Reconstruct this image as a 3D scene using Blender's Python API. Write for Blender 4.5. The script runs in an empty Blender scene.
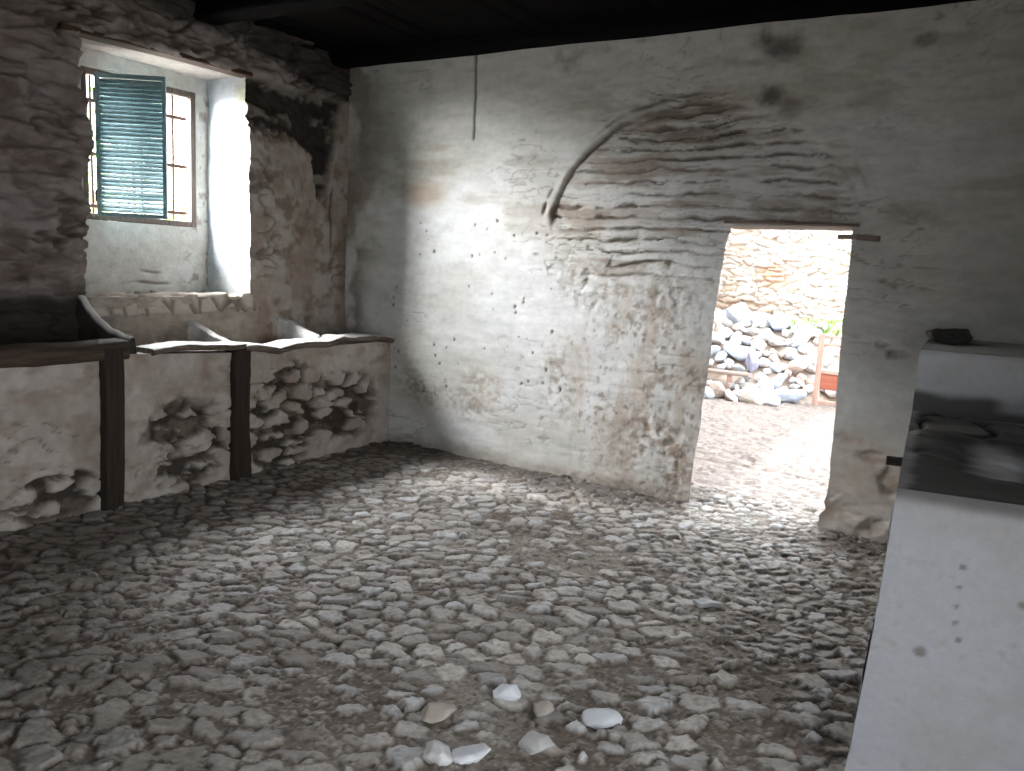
import bpy, bmesh, math, random
import numpy as np
from mathutils import Matrix, Vector

random.seed(7)
SC = bpy.context.scene
COL = SC.collection

# ------------------------------------------------------------------ noise
def hsh(ix, iy, seed):
    h = (ix.astype(np.int64) * 374761393 + iy.astype(np.int64) * 668265263 + seed * 974711) & 0xFFFFFFFF
    h = ((h ^ (h >> 13)) * 1274126177) & 0xFFFFFFFF
    h = ((h ^ (h >> 16)) * 2246822519) & 0xFFFFFFFF
    return ((h ^ (h >> 15)) & 0xFFFFFF) / float(0x1000000)

def vn(x, y, seed=0):
    x, y = np.broadcast_arrays(np.asarray(x, float), np.asarray(y, float))
    ix, iy = np.floor(x), np.floor(y)
    fx, fy = x - ix, y - iy
    fx = fx * fx * fx * (fx * (fx * 6 - 15) + 10)
    fy = fy * fy * fy * (fy * (fy * 6 - 15) + 10)
    a, b = hsh(ix, iy, seed), hsh(ix + 1, iy, seed)
    c, d = hsh(ix, iy + 1, seed), hsh(ix + 1, iy + 1, seed)
    return (a + (b - a) * fx) * (1 - fy) + (c + (d - c) * fx) * fy

def fbm(x, y, seed=0, octv=4, gain=0.5):
    s, a, t = 0.0, 1.0, 0.0
    for k in range(octv):
        s = s + a * (vn(np.asarray(x) * 2 ** k + 17.3 * k, np.asarray(y) * 2 ** k - 9.1 * k, seed + k) * 2 - 1)
        t += a
        a *= gain
    return s / t

def ridge(x, y, seed=0, octv=3):
    return 1 - np.abs(fbm(x, y, seed, octv)) * 2.5

def sst(a, b, x):
    t = np.clip((x - a) / (b - a), 0, 1)
    return t * t * (3 - 2 * t)

def worley(x, y, seed=0, jit=0.85, var=0):
    x, y = np.broadcast_arrays(np.asarray(x, float), np.asarray(y, float))
    ix, iy = np.floor(x), np.floor(y)
    f1 = np.full(x.shape, 9.0); f2 = f1.copy()
    cx = np.zeros(x.shape); cy = cx.copy(); dx1 = cx.copy(); dy1 = cx.copy()
    for i in (-1, 0, 1):
        for j in (-1, 0, 1):
            gx, gy = ix + i, iy + j
            px = gx + .5 + (hsh(gx, gy, seed) - .5) * jit
            py = gy + .5 + (hsh(gx, gy, seed + 1) - .5) * jit
            d = np.hypot(px - x, py - y)
            if var: d = d / (1 - var / 2 + var * hsh(gx, gy, seed + 2))
            n = d < f1
            f2 = np.where(n, f1, np.minimum(f2, d))
            cx = np.where(n, gx, cx); cy = np.where(n, gy, cy)
            dx1 = np.where(n, x - px, dx1); dy1 = np.where(n, y - py, dy1)
            f1 = np.where(n, d, f1)
    return f1, f2, cx, cy, dx1, dy1

def spot(x, z, cx, cz, rx, rz, soft=.5, seed=3, rag=.35, fr=6):
    """ragged elliptic patch mask"""
    r = np.hypot((x - cx) / rx, (z - cz) / rz) + rag * fbm(x * fr, z * fr, seed, 4)
    return 1 - sst(1 - soft, 1 + soft * .3, r)

def mixc(c, col, m):
    m = np.clip(m, 0, 1)[..., None]
    return c * (1 - m) + np.array(col) * m

def flat(shape, col):
    return np.broadcast_to(np.array(col, float), tuple(shape) + (3,)).copy()

# ------------------------------------------------------------------ linking helpers
def link(name, me, m, parent=None, smooth=True):
    o = bpy.data.objects.new(name, me)
    COL.objects.link(o)
    if m: me.materials.append(m)
    if smooth and len(me.polygons):
        me.polygons.foreach_set('use_smooth', [True] * len(me.polygons))
    if parent: o.parent = parent
    return o

def grids_mesh(name, grids):
    """grids: list of (P[n,m,3], C[n,m,3]) -> one mesh with colour attribute 'Col'"""
    vs, fs, cs, off = [], [], [], 0
    for P, Cc in grids:
        n, m = P.shape[:2]
        idx = np.arange(n * m).reshape(n, m) + off
        vs.append(P.reshape(-1, 3)); cs.append(np.clip(Cc, .004, .9).reshape(-1, 3))
        fs.append(np.stack([idx[:-1, :-1], idx[1:, :-1], idx[1:, 1:], idx[:-1, 1:]], -1).reshape(-1, 4))
        off += n * m
    v = np.concatenate(vs).astype(np.float32); f = np.concatenate(fs).astype(np.int32); c = np.concatenate(cs)
    me = bpy.data.meshes.new(name)
    me.vertices.add(len(v)); me.vertices.foreach_set('co', v.ravel())
    me.loops.add(f.size); me.loops.foreach_set('vertex_index', f.ravel())
    me.polygons.add(len(f)); me.polygons.foreach_set('loop_start', np.arange(0, f.size, 4, dtype=np.int32))
    me.update(calc_edges=True)
    at = me.color_attributes.new('Col', 'FLOAT_COLOR', 'POINT')
    at.data.foreach_set('color', np.concatenate([c, np.ones((len(c), 1))], 1).astype(np.float32).ravel())
    return me

def grid_obj(name, grids, m, parent=None):
    return link(name, grids_mesh(name, grids), m, parent)

def bm_obj(name, bm, m, parent=None, smooth=False):
    bmesh.ops.recalc_face_normals(bm, faces=bm.faces)
    me = bpy.data.meshes.new(name); bm.to_mesh(me); bm.free()
    return link(name, me, m, parent, smooth)

def empty(name, loc=(0, 0, 0), rz=0):
    o = bpy.data.objects.new(name, None); COL.objects.link(o)
    o.location = loc; o.rotation_euler = (0, 0, rz); o.empty_display_size = .1
    return o

def tag(o, label, cat, group=None):
    o['label'] = label; o['category'] = cat
    if group: o['group'] = group
    return o

def struct(o):
    o['kind'] = 'structure'; return o

def rough_bar(bm, a, b, w, h, up=(0, 0, 1), seg=14, wob=.006, seed=1, sides=10, sq=4.0):
    """hewn bar from a to b: superellipse section that wanders and wears"""
    a, b = Vector(a), Vector(b); d = (b - a).normalized()
    up = Vector(up); s = d.cross(up).normalized(); up = s.cross(d).normalized()
    rs = random.Random(seed); ph = [rs.uniform(0, 9) for _ in range(8)]
    rings = []
    for i in range(seg + 1):
        t = i / seg; p = a.lerp(b, t); L = (b - a).length * t
        p = p + s * wob * math.sin(L * 5 + ph[0]) + up * wob * math.sin(L * 4 + ph[1])
        ring = []
        for k in range(sides * 2):
            an = math.pi * k / sides
            c, q = math.cos(an), math.sin(an)
            e = 2 / sq
            x = math.copysign(abs(c) ** e, c) * w / 2; y = math.copysign(abs(q) ** e, q) * h / 2
            j = 1 + wob * 8 * (math.sin(L * 11 + k * 1.7 + ph[2]) * .5 + rs.uniform(-.5, .5))
            ring.append(bm.verts.new(p + s * x * j + up * y * j))
        rings.append(ring)
    n = sides * 2
    for i in range(seg):
        for k in range(n):
            bm.faces.new((rings[i][k], rings[i][(k + 1) % n], rings[i + 1][(k + 1) % n], rings[i + 1][k]))
    bm.faces.new(rings[0][::-1]); bm.faces.new(rings[-1])

# ------------------------------------------------------------------ materials
def nodes(name):
    m = bpy.data.materials.new(name); m.use_nodes = True
    nt = m.node_tree; nt.nodes.clear()
    out = nt.nodes.new('ShaderNodeOutputMaterial'); b = nt.nodes.new('ShaderNodeBsdfPrincipled')
    nt.links.new(b.outputs[0], out.inputs[0])
    return m, nt, b

def noise(nt, scale, detail=6, rough=.6, coord='Object', vec=None):
    n = nt.nodes.new('ShaderNodeTexNoise')
    n.inputs['Scale'].default_value = scale; n.inputs['Detail'].default_value = detail
    n.inputs['Roughness'].default_value = rough
    if vec is None:
        t = nt.nodes.new('ShaderNodeTexCoord'); nt.links.new(t.outputs[coord], n.inputs['Vector'])
    else: nt.links.new(vec, n.inputs['Vector'])
    return n

def finish(nt, b, src, sc_col, amt, sc_bump, bump, rough, spec=.25, dist=.01):
    """src colour * noise, with small bump"""
    n = noise(nt, sc_col)
    r = nt.nodes.new('ShaderNodeMapRange'); r.inputs[1].default_value = .25; r.inputs[2].default_value = .75
    r.inputs[3].default_value = 1 - amt; r.inputs[4].default_value = 1 + amt
    nt.links.new(n.outputs['Fac'], r.inputs[0])
    mx = nt.nodes.new('ShaderNodeMix'); mx.data_type = 'RGBA'; mx.blend_type = 'MULTIPLY'; mx.inputs[0].default_value = 1
    nt.links.new(src, mx.inputs[6]); nt.links.new(r.outputs[0], mx.inputs[7])
    nt.links.new(mx.outputs[2], b.inputs['Base Color'])
    n2 = noise(nt, sc_bump, 8, .65)
    bp = nt.nodes.new('ShaderNodeBump'); bp.inputs['Strength'].default_value = bump; bp.inputs['Distance'].default_value = dist
    nt.links.new(n2.outputs['Fac'], bp.inputs['Height']); nt.links.new(bp.outputs[0], b.inputs['Normal'])
    b.inputs['Roughness'].default_value = rough; b.inputs['Specular IOR Level'].default_value = spec

def mat_attr(name, sc_col=30, amt=.15, sc_bump=60, bump=.4, rough=.9, spec=.2):
    m, nt, b = nodes(name)
    a = nt.nodes.new('ShaderNodeVertexColor'); a.layer_name = 'Col'
    finish(nt, b, a.outputs['Color'], sc_col, amt, sc_bump, bump, rough, spec)
    return m

def mat_flat(name, col, sc_col=20, amt=.3, sc_bump=50, bump=.4, rough=.8, spec=.25, metal=0):
    m, nt, b = nodes(name)
    c = nt.nodes.new('ShaderNodeRGB'); c.outputs[0].default_value = (*col, 1)
    finish(nt, b, c.outputs[0], sc_col, amt, sc_bump, bump, rough, spec)
    b.inputs['Metallic'].default_value = metal
    return m

def mat_objcol(name):
    m, nt, b = nodes(name)
    c = nt.nodes.new('ShaderNodeObjectInfo')
    finish(nt, b, c.outputs['Color'], 5, .22, 18, .5, .9, .2, .02)
    return m

def mat_wood(name, col, col2, axis=1, rough=.75):
    m, nt, b = nodes(name)
    t = nt.nodes.new('ShaderNodeTexCoord'); mp = nt.nodes.new('ShaderNodeMapping')
    s = [40, 40, 40]; s[axis] = 2.5; mp.inputs['Scale'].default_value = s
    nt.links.new(t.outputs['Object'], mp.inputs[0])
    n = noise(nt, 1, 6, .65, vec=mp.outputs[0])
    r = nt.nodes.new('ShaderNodeValToRGB')
    r.color_ramp.elements[0].position = .3; r.color_ramp.elements[0].color = (*col, 1)
    r.color_ramp.elements[1].position = .72; r.color_ramp.elements[1].color = (*col2, 1)
    nt.links.new(n.outputs['Fac'], r.inputs[0]); nt.links.new(r.outputs[0], b.inputs['Base Color'])
    bp = nt.nodes.new('ShaderNodeBump'); bp.inputs['Strength'].default_value = .6; bp.inputs['Distance'].default_value = .006
    nt.links.new(n.outputs['Fac'], bp.inputs['Height']); nt.links.new(bp.outputs[0], b.inputs['Normal'])
    b.inputs['Roughness'].default_value = rough; b.inputs['Specular IOR Level'].default_value = .25 if rough < .9 else .05
    return m

M_floor = mat_attr('cobble_floor', 45, .22, 110, .6, .62, .4)
M_plaster = mat_attr('old_plaster', 18, .10, 70, .35, .9, .2)
M_rubblewall = mat_attr('limewashed_rubble', 14, .18, 45, .6, .92, .15)
M_hearth = mat_attr('hearth_plaster', 40, .07, 120, .2, .8, .25)
M_yard = mat_attr('yard_stone', 12, .2, 30, .6, .95, .1)
M_stone = mat_objcol('broken_stone')
M_darkwood = mat_wood('dark_old_timber', (.012, .008, .006), (.045, .030, .021), 2)
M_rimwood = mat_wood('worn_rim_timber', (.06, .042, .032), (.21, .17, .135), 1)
M_beamwood = mat_wood('dark_trough_beam', (.022, .014, .010), (.085, .058, .042), 1)
M_ceil = mat_wood('smoke_black_timber', (.0025, .002, .0018), (.006, .005, .0045), 0, .95)
M_lintel = mat_wood('brown_lintel', (.035, .02, .013), (.09, .053, .034), 1)
M_frame = mat_wood('window_frame_timber', (.07, .05, .04), (.17, .13, .105), 2)
M_iron = mat_flat('rusty_iron', (.085, .05, .035), 40, .4, 90, .4, .7, .3, .3)
M_shut = mat_flat('blue_green_paint', (.20, .31, .33), 25, .25, 60, .2, .42, .5)
M_pinkwood = mat_wood('pink_weathered_timber', (.40, .25, .20), (.58, .41, .35), 2)
M_redwood = mat_wood('red_board', (.34, .10, .065), (.46, .18, .125), 0)
M_bench = mat_wood('grey_plank', (.20, .15, .13), (.42, .35, .31), 0)
M_peg = mat_wood('grey_brown_peg', (.10, .07, .055), (.26, .20, .17), 0)
M_leaf = mat_flat('leaf_green', (.10, .22, .035), 8, .4, 30, .1, .6, .3)
M_bark = mat_flat('bark', (.10, .075, .055), 20, .3, 30, .6, .9)
M_sun_block_roof = mat_flat('sun_block_clay', (.30, .13, .08), 6, .3, 20, .5, .9)

def lit_top(m):  # pale colour on upward faces stands for window light on the rim
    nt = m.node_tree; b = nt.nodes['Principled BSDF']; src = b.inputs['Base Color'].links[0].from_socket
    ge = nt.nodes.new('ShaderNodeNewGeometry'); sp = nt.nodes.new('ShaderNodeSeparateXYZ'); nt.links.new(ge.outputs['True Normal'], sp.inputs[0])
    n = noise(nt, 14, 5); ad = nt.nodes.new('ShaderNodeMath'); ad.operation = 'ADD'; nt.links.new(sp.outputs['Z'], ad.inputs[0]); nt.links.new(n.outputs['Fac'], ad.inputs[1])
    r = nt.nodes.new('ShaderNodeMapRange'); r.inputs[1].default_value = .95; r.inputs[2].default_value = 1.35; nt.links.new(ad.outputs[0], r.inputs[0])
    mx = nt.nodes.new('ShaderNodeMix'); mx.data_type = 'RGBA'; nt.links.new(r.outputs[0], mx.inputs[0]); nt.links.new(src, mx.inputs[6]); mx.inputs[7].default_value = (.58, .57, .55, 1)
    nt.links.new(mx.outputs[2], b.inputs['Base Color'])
lit_top(M_rimwood)

# ================================================================== FLOOR
XR, YB, ZC = 6.1, -7.4, 3.27       # right wall, rear wall, ceiling plank height
def nonuni(a, b, segs):
    """segs: list of (until, step)"""
    out, x = [], a
    for lim, st in segs:
        n = max(1, int(round((lim - x) / st)))
        out += list(np.linspace(x, lim, n, endpoint=False)); x = lim
    return np.array(out + [x])

def floor_h(X, Y):
    wx = X + .018 * fbm(X * 9, Y * 9, 11, 3) + .012 * fbm(X * 40, Y * 40, 12, 2)
    wy = Y + .018 * fbm(X * 9, Y * 9, 21, 3) + .012 * fbm(X * 40, Y * 40, 22, 2)
    ca, sa = .854, .52
    A, B = wx * ca - wy * sa * -1, -wx * sa + wy * ca        # rough alignment of the setts
    small = sst(2.6, 4.2, X) * sst(-2.6, -1.0, Y)             # finer setts towards the doorway
    H = np.zeros(X.shape); ST = np.zeros(X.shape); TONE = np.zeros(X.shape); BL = np.zeros(X.shape)
    base = .014 * fbm(X * 1.3, Y * 1.3, 31, 3) + .007 * fbm(X * 7, Y * 7, 33, 4)
    # small rubble in the earth
    f1, f2, cx, cy, dx, dy = worley(wx / .042, wy / .042, 91)
    e = f2 - f1
    rr = hsh(cx, cy, 95)
    grit = sst(.05, .32, e) * (rr > .5) * (.003 + .008 * rr)
    grit_c = sst(.10, .3, e) * (rr > .66)
    cov = .97 - .55 * spot(X, Y, 3.0, -1.35, .75, .42, .7, 41, .4, 3) \
              - .45 * spot(X, Y, 4.25, -2.5, .55, 1.2, .7, 42, .4, 3) \
              - .35 * spot(X, Y, 3.4, -3.4, 1.1, .5, .7, 43, .5, 3) \
              - .25 * sst(.2, -.15, np.abs(Y + .1)) - .12 * fbm(X * 2, Y * 2, 44, 2)
    zone = small + .35 * fbm(X * 3, Y * 3, 46, 3)
    for size, seed, lo in ((.098, 51, True), (.070, 61, False)):
        use = (zone < .5) if lo else (zone >= .5)
        f1, f2, cx, cy, dx, dy = worley(A / (size * 1.22), B / (size * .92), seed, .95, .75)
        e = f2 - f1
        r1, r2, r3, r4 = (hsh(cx, cy, seed + k) for k in (3, 4, 5, 6))
        pres = ((r1 < cov) & use).astype(float)
        t0 = .07 + .13 * r2
        p = sst(t0, t0 + .12, e) * pres
        chip = fbm(X * 30, Y * 30, seed + 9, 4)
        top = .009 + .016 * r3 * r3 + (dx * (r2 - .5) + dy * (r4 - .6)) * .024 + .0035 * chip
        hh = p * np.clip(top, .003, .045) * (size / .098) ** .5
        new = p > ST
        ST = np.where(new, p, ST)
        TONE = np.where(new, r4, TONE); BL = np.where(new, (r2 > .70) * (.35 + .65 * r3), BL)
        H = np.maximum(H, hh)
    gr = 1 - ST
    H = H + base + grit * gr + .003 * fbm(X * 55, Y * 55, 71, 2) * (1 - .6 * ST)
    dirt = flat(X.shape, (.160, .124, .097))
    dirt = mixc(dirt, (.29, .245, .205), sst(-.1, .5, fbm(X * 3, Y * 3, 81, 4)))
    dirt = mixc(dirt, (.09, .062, .045), spot(X, Y, 1.9, -4.2, 1.7, 2.0, .8, 82, .4, 2) * .85)  # near-left earth darkened: the weak light there put into the colour
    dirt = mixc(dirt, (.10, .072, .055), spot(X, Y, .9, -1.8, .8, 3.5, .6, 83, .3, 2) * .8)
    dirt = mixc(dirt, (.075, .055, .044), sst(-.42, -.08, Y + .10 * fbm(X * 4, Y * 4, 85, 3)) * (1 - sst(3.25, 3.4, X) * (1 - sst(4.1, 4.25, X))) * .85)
    dirt = mixc(dirt, (.36, .33, .30), grit_c * gr * .7)
    stone = flat(X.shape, (.47, .445, .415)) * (0.58 + .72 * TONE)[..., None]
    stone = mixc(stone, (.60, .61, .63), BL * .8)
    dust = sst(-.15, .45, fbm(X * 16, Y * 16, 87, 4)); speck = sst(.15, .45, fbm(X * 70, Y * 70, 88, 3)); dirt = mixc(dirt, (.42, .38, .34), speck * .5); dirt = mixc(dirt, (.07, .05, .04), sst(.15, .45, fbm(X * 60, Y * 60, 89, 3)) * .6)
    stone = mixc(stone, (.31, .25, .205), dust * .45); stone = mixc(stone, (.20, .165, .14), sst(.2, .5, fbm(X * 48, Y * 48, 90, 3)) * .55)
    stone = mixc(stone, (.13, .105, .085), spot(X, Y, 1.9, -4.2, 1.7, 2.0, .8, 82, .4, 2) * .72)  # same painted dimness on the near-left stones
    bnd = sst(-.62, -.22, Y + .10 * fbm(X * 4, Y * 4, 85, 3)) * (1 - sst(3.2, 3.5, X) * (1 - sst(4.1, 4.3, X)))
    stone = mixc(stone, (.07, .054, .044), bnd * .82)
    mgr_shade = 1 - sst(.95, 1.5, X + .12 * fbm(X * 3, Y * 3, 86, 3))
    stone = mixc(stone, (.12, .09, .072), mgr_shade * .6); dirt = mixc(dirt, (.06, .043, .033), mgr_shade * .7)  # manger's shadow on the floor put into stone and earth colour
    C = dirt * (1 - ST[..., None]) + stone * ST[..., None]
    return H, C

xs = nonuni(.30, XR + .06, [(1.4, .014), (5.0, .0085), (XR + .06, .03)])
ys = nonuni(YB - .06, .46, [(-5.0, .05), (-4.5, .02), (-1.6, .0085), (.46, .012)])
X, Y = np.meshgrid(xs, ys, indexing='ij')
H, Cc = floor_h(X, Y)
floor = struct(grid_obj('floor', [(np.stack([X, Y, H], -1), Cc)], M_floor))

# ================================================================== FAR WALL (with the doorway)
def fw(X, Z):
    """relief towards the room (metres, along -y) and plaster colour of the far wall"""
    h = .018 * fbm(X * 1.1, Z * 1.1, 101, 3) + .005 * fbm(X * 2.5, Z * 14, 102, 3) + .003 * fbm(X * 12, Z * 30, 103, 3)
    cx, cz, rx, rz = 3.14, 1.88, 1.09, .86
    ex, ez = (X - cx) / rx, (Z - cz) / rz
    ex = ex + .020 * fbm(X * 5, Z * 5, 104, 5); ez = ez + .020 * fbm(X * 5, Z * 5, 105, 5)
    r = np.hypot(ex, ez)
    up = sst(-.05, .1, ez)
    inside = (1 - sst(.93, 1.0, r)) * up
    leftw = sst(.55, -.35, ex)
    arc = up * np.clip(leftw + .22 * (1 - leftw) * sst(-.2, .3, fbm(X * 2.2, Z * 2.2, 106, 3)), 0, 1)
    an = np.arctan2(ez, ex); arc = arc * (.45 + .75 * sst(-.35, .35, fbm(an * 5, r * 3, 238, 3)))
    g = np.exp(-((r - .978) / .015) ** 2) * arc + .6 * np.exp(-((r - 1.055) / .011) ** 2) * arc * sst(-.2, .2, fbm(an * 7, r, 239, 3))
    rd = np.exp(-((r - 1.018) / .022) ** 2) * arc + .5 * np.exp(-((r - .90) / .03) ** 2) * arc * leftw
    h = h - .026 * g + .008 * rd * (.4 + .9 * sst(-.3, .3, fbm(X * 9, Z * 9, 241, 3))) - .014 * inside
    # coursed slate showing through the blocked arch and left of the lintel
    courz = np.clip(inside * (.75 + .6 * spot(X, Z, 3.05, 2.45, .75, .35, .8, 107, .3, 3)) +
                    1.0 * spot(X, Z, 2.72, 1.80, .82, .32, .6, 108, .3, 4), 0, 1)
    crown = spot(X, Z, 3.0, 2.62, .55, .24, .7, 109, .35, 4)
    wz = Z + .034 * fbm(X * 2.4, Z * 2.4, 110, 3) + .020 * fbm(X * 8, Z * 10, 111, 3) + .05 * crown * np.cos((X - 3.0) * 2.2)
    k = wz / .082
    fr = np.abs(k - np.floor(k) - .5) * 2                      # 1 at the joint
    row = np.floor(k)
    gate = sst(.36, .62, vn(X * 4.3 + row * 7.7, row * 1.3, 112) * .7 + .3 * vn(X * 15 + row * 3.1, row, 212))
    joint = sst(.55, .97, fr + .25 * fbm(X * 9, Z * 30, 213, 3)) * gate * courz
    k2 = wz / .037; fr2 = np.abs(k2 - np.floor(k2) - .5) * 2
    joint2 = sst(.7, .95, fr2) * sst(.5, .66, vn(X * 4.1 + np.floor(k2) * 3.7, np.floor(k2) * 2.1, 113)) * np.clip(crown * 1.2 + .45 * courz, 0, 1)
    h = h - .036 * joint - .024 * joint2 + .010 * courz * fbm(X * 5, Z * 22, 114, 3) + .018 * crown * fbm(X * 4, Z * 16, 115, 3)
    # ragged lower lip of the infill
    lip = spot(X, Z, 2.45, 1.60, .45, .10, .5, 116, .5, 6)
    h = h - .014 * lip * sst(-.1, .3, fbm(X * 10, Z * 14, 117, 3))
    # colours
    C = flat(X.shape, (.56, .555, .535))
    big = fbm(X * 1.0, Z * 1.6, 121, 4)
    C = mixc(C, (.47, .455, .41), sst(-.1, .45, big) * .8)
    C = mixc(C, (.43, .415, .365), sst(2.0, 2.6, Z + .25 * big) * .62)                 # upper wall dulled: its weaker light put into the colour
    C = mixc(C, (.34, .29, .235), sst(.12, .5, fbm(X * 2.2, Z * 8, 122, 4)) * sst(1.4, 2.1, Z) * .55)
    C = mixc(C, (.15, .115, .09), np.clip(joint * .95 + joint2 * .9 + g * .9 + .6 * spot(X, Z, 2.07, 1.97, .05, .10, .6, 242, .5, 10), 0, 1))
    C = mixc(C, (.30, .245, .20), courz * sst(.0, .45, fbm(X * 3, Z * 14, 123, 4)) * .75)
    C = mixc(C, (.13, .10, .08), crown * sst(-.25, .4, fbm(X * 4, Z * 18, 124, 4)) * .7)
    # brown damp and peeled limewash left of the doorway
    low = np.clip(spot(X, Z, 2.85, .78, .75, .85, .6, 125, .4, 3), 0, 1)
    streak = sst(-.35, .55, fbm(X * 11, Z * 2.2, 126, 5) + .6 * fbm(X * 26, Z * 20, 127, 4))
    C = mixc(C, (.37, .29, .22), low * streak * .62)
    C = mixc(C, (.20, .145, .105), low * sst(.12, .6, fbm(X * 30, Z * 26, 227, 4) + .3 * fbm(X * 4, Z * 3, 229, 3)) * .75)
    peel = sst(-.05, .45, fbm(X * 5, Z * 6, 128, 5)) * np.clip(low + spot(X, Z, 1.2, .55, .6, .25, .6, 129, .4, 4), 0, 1)
    peel = peel * sst(-.25, .2, fbm(X * 26, Z * 30, 228, 3)); C = mixc(C, (.30, .23, .17), peel * .6); h = h - .005 * peel
    for (a, b, c, d, q) in ((2.15, .68, .16, .26, .9), (2.95, .45, .35, .2, .75), (3.05, 1.45, .35, .28, .7), (2.4, 1.5, .35, .22, .75),
                            (3.2, .25, .25, .35, .75), (.95, .5, .25, .12, .7), (1.45, .42, .2, .12, .6)):
        mk = spot(X, Z, a, b, c, d, .9, 130, .6, 9)
        C = mixc(C, (.25, .185, .13), mk * q * sst(-.3, .5, fbm(X * 22, Z * 20, 131, 5)))
        C = mixc(C, (.12, .09, .07), mk * q * sst(.2, .5, fbm(X * 34, Z * 40, 231, 4)) * .8)
        h = h - .008 * mk * sst(0, .4, fbm(X * 20, Z * 20, 132, 3))
    C = mixc(C, (.36, .24, .14), spot(X, Z, .86, 2.14, .26, .12, .7, 133, .4, 4) * .6)
    # corner grime
    cg = (1 - sst(.12, .42, X + .12 * fbm(X * 3, Z * 3, 134, 3))) * sst(-.45, .2, fbm(X * 5, Z * 5, 135, 4))
    C = mixc(C, (.16, .125, .095), cg * .75)
    C = mixc(C, (.23, .20, .165), spot(X, Z, .3, 2.55, .35, .5, .7, 136, .6, 3) * .55)
    # dark blotches under the ceiling
    for (a, b, c, d, q) in ((3.62, 3.07, .15, .09, .85), (2.13, 3.08, .09, .10, .55), (3.60, 2.74, .08, .07, .9), (3.72, 2.68, .07, .07, .5), (4.45, 3.0, .05, .03, .5)):
        C = mixc(C, (.075, .067, .06), spot(X, Z, a, b, c * 1.25, d * 1.25, .9, 137, .75, 8) * q)
    # hanging scratch
    ck = np.exp(-((X - 1.305 - .012 * (3.15 - Z) - .006 * fbm(Z * 6, Z * 0, 138, 2)) / .010) ** 2) * sst(2.53, 2.57, Z)
    C = mixc(C, (.045, .04, .036), ck * .95); h = h - .012 * ck
    # nail holes and chips
    rs = np.random.RandomState(5)
    pts = [(.824, 1.647), (1.35, 1.65), (1.743, 1.818), (1.132, .621), (2.216, .674)]
    pts += [(rs.uniform(.55, 2.15), rs.uniform(.55, 1.95)) for _ in range(46)]
    for (a, b) in pts:
        q = rs.uniform(.005, .012)
        mk = 1 - sst(.6, 1.3, np.hypot((X - a), (Z - b) * .8) / q + .4 * fbm(X * 60, Z * 60, 139, 2))
        C = mixc(C, (.13, .10, .08), mk * .9); h = h - .012 * mk
    fk = sst(.80, .97, ridge(X * 4.5 + .4 * fbm(X * 6, Z * 6, 232, 2), Z * 15, 233, 3)) * sst(-.05, .35, fbm(X * 1.6, Z * 2.2, 234, 3))
    C = mixc(C, (.24, .20, .165), fk * .55); h = h - .006 * fk
    C = C * (1 + .16 * fbm(X * 7, Z * 16, 235, 5))[..., None]
    # right of the doorway: lost plaster
    for (a, b, c, d) in ((4.41, 1.235, .055, .022), (4.50, 1.19, .075, .026), (4.30, .62, .12, .03), (4.45, .52, .14, .035), (4.32, .16, .13, .10),
                         (4.56, .40, .10, .08), (4.5, .10, .12, .05), (4.38, 1.62, .03, .015)):
        mk = spot(X, Z, a, b, c, d * 1.2, .6, 140, .9, 9)
        C = mixc(C, (.27, .205, .16), mk * .75 * sst(-.5, .3, fbm(X * 18, Z * 26, 236, 4))); h = h - .014 * mk + .004 * mk * fbm(X * 30, Z * 40, 237, 3)
    C = mixc(C, (.35, .28, .215), spot(X, Z, 4.4, .32, .5, .45, .7, 141, .4, 4) * .55)
    # rough foot
    ft = 1 - sst(.02, .16, Z + .07 * fbm(X * 5, Z * 2, 142, 3))
    C = mixc(C, (.24, .19, .15), ft * .6); h = h + .012 * ft * (1 + fbm(X * 12, Z * 12, 143, 3))
    # faint hood right of the lintel
    r2 = np.hypot((X - 4.42), (Z - 1.72)); hd = np.exp(-((r2 - .30) / .02) ** 2) * sst(1.72, 1.85, Z)
    h = h + .004 * hd - .003 * np.exp(-((r2 - .26) / .02) ** 2) * sst(1.72, 1.85, Z)
    return h, C

def xl(z): return 3.295 + .055 * z + .016 * fbm(z * 4, z * 0 + 3, 150, 4) - .05 * sst(1.75, 1.95, z) * -1 * .4
def xr(z): return 4.200 - .015 * z + .016 * fbm(z * 4, z * 0 + 8, 151, 4) - .022 * sst(.28, .05, z) * (1 + fbm(z * 20, z * 0, 152, 2))
def zt(x): return 1.935 + .006 * fbm(x * 6, x * 0, 153, 3)
ZT = ZC + .05
def wall_y(h): return -h
g = []
zz = nonuni(-.06, ZT, [(1.4, .0105), (2.9, .0085), (ZT, .014)])
# left of door
t = np.linspace(0, 1, 400)
Zg = np.broadcast_to(zz[None, :], (t.size, zz.size)); Xg = t[:, None] * xl(zz)[None, :]
h, c = fw(Xg, Zg); g.append((np.stack([Xg, -h, Zg], -1), c))
xe = xl(zz); he, ce = fw(xe, zz)
# right of door
t = nonuni(0, 1, [(.35, .0045), (1, .02)])
Zg = np.broadcast_to(zz[None, :], (t.size, zz.size)); Xg = xr(zz)[None, :] + t[:, None] * (XR + .06 - xr(zz)[None, :])
h, c = fw(Xg, Zg); g.append((np.stack([Xg, -h, Zg], -1), c))
# above door
t = np.linspace(0, 1, 110); s = np.linspace(0, 1, 150)
T, S = np.meshgrid(t, s, indexing='ij')
x0 = 3.36 + T * .85; Z0 = zt(x0); Zg = Z0 + S * (ZT - Z0); Xg = xl(Zg) - .004 + T * (xr(Zg) + .008 - xl(Zg))
h, c = fw(Xg, Zg); g.append((np.stack([Xg, -h + .0015, Zg], -1), c))
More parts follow.
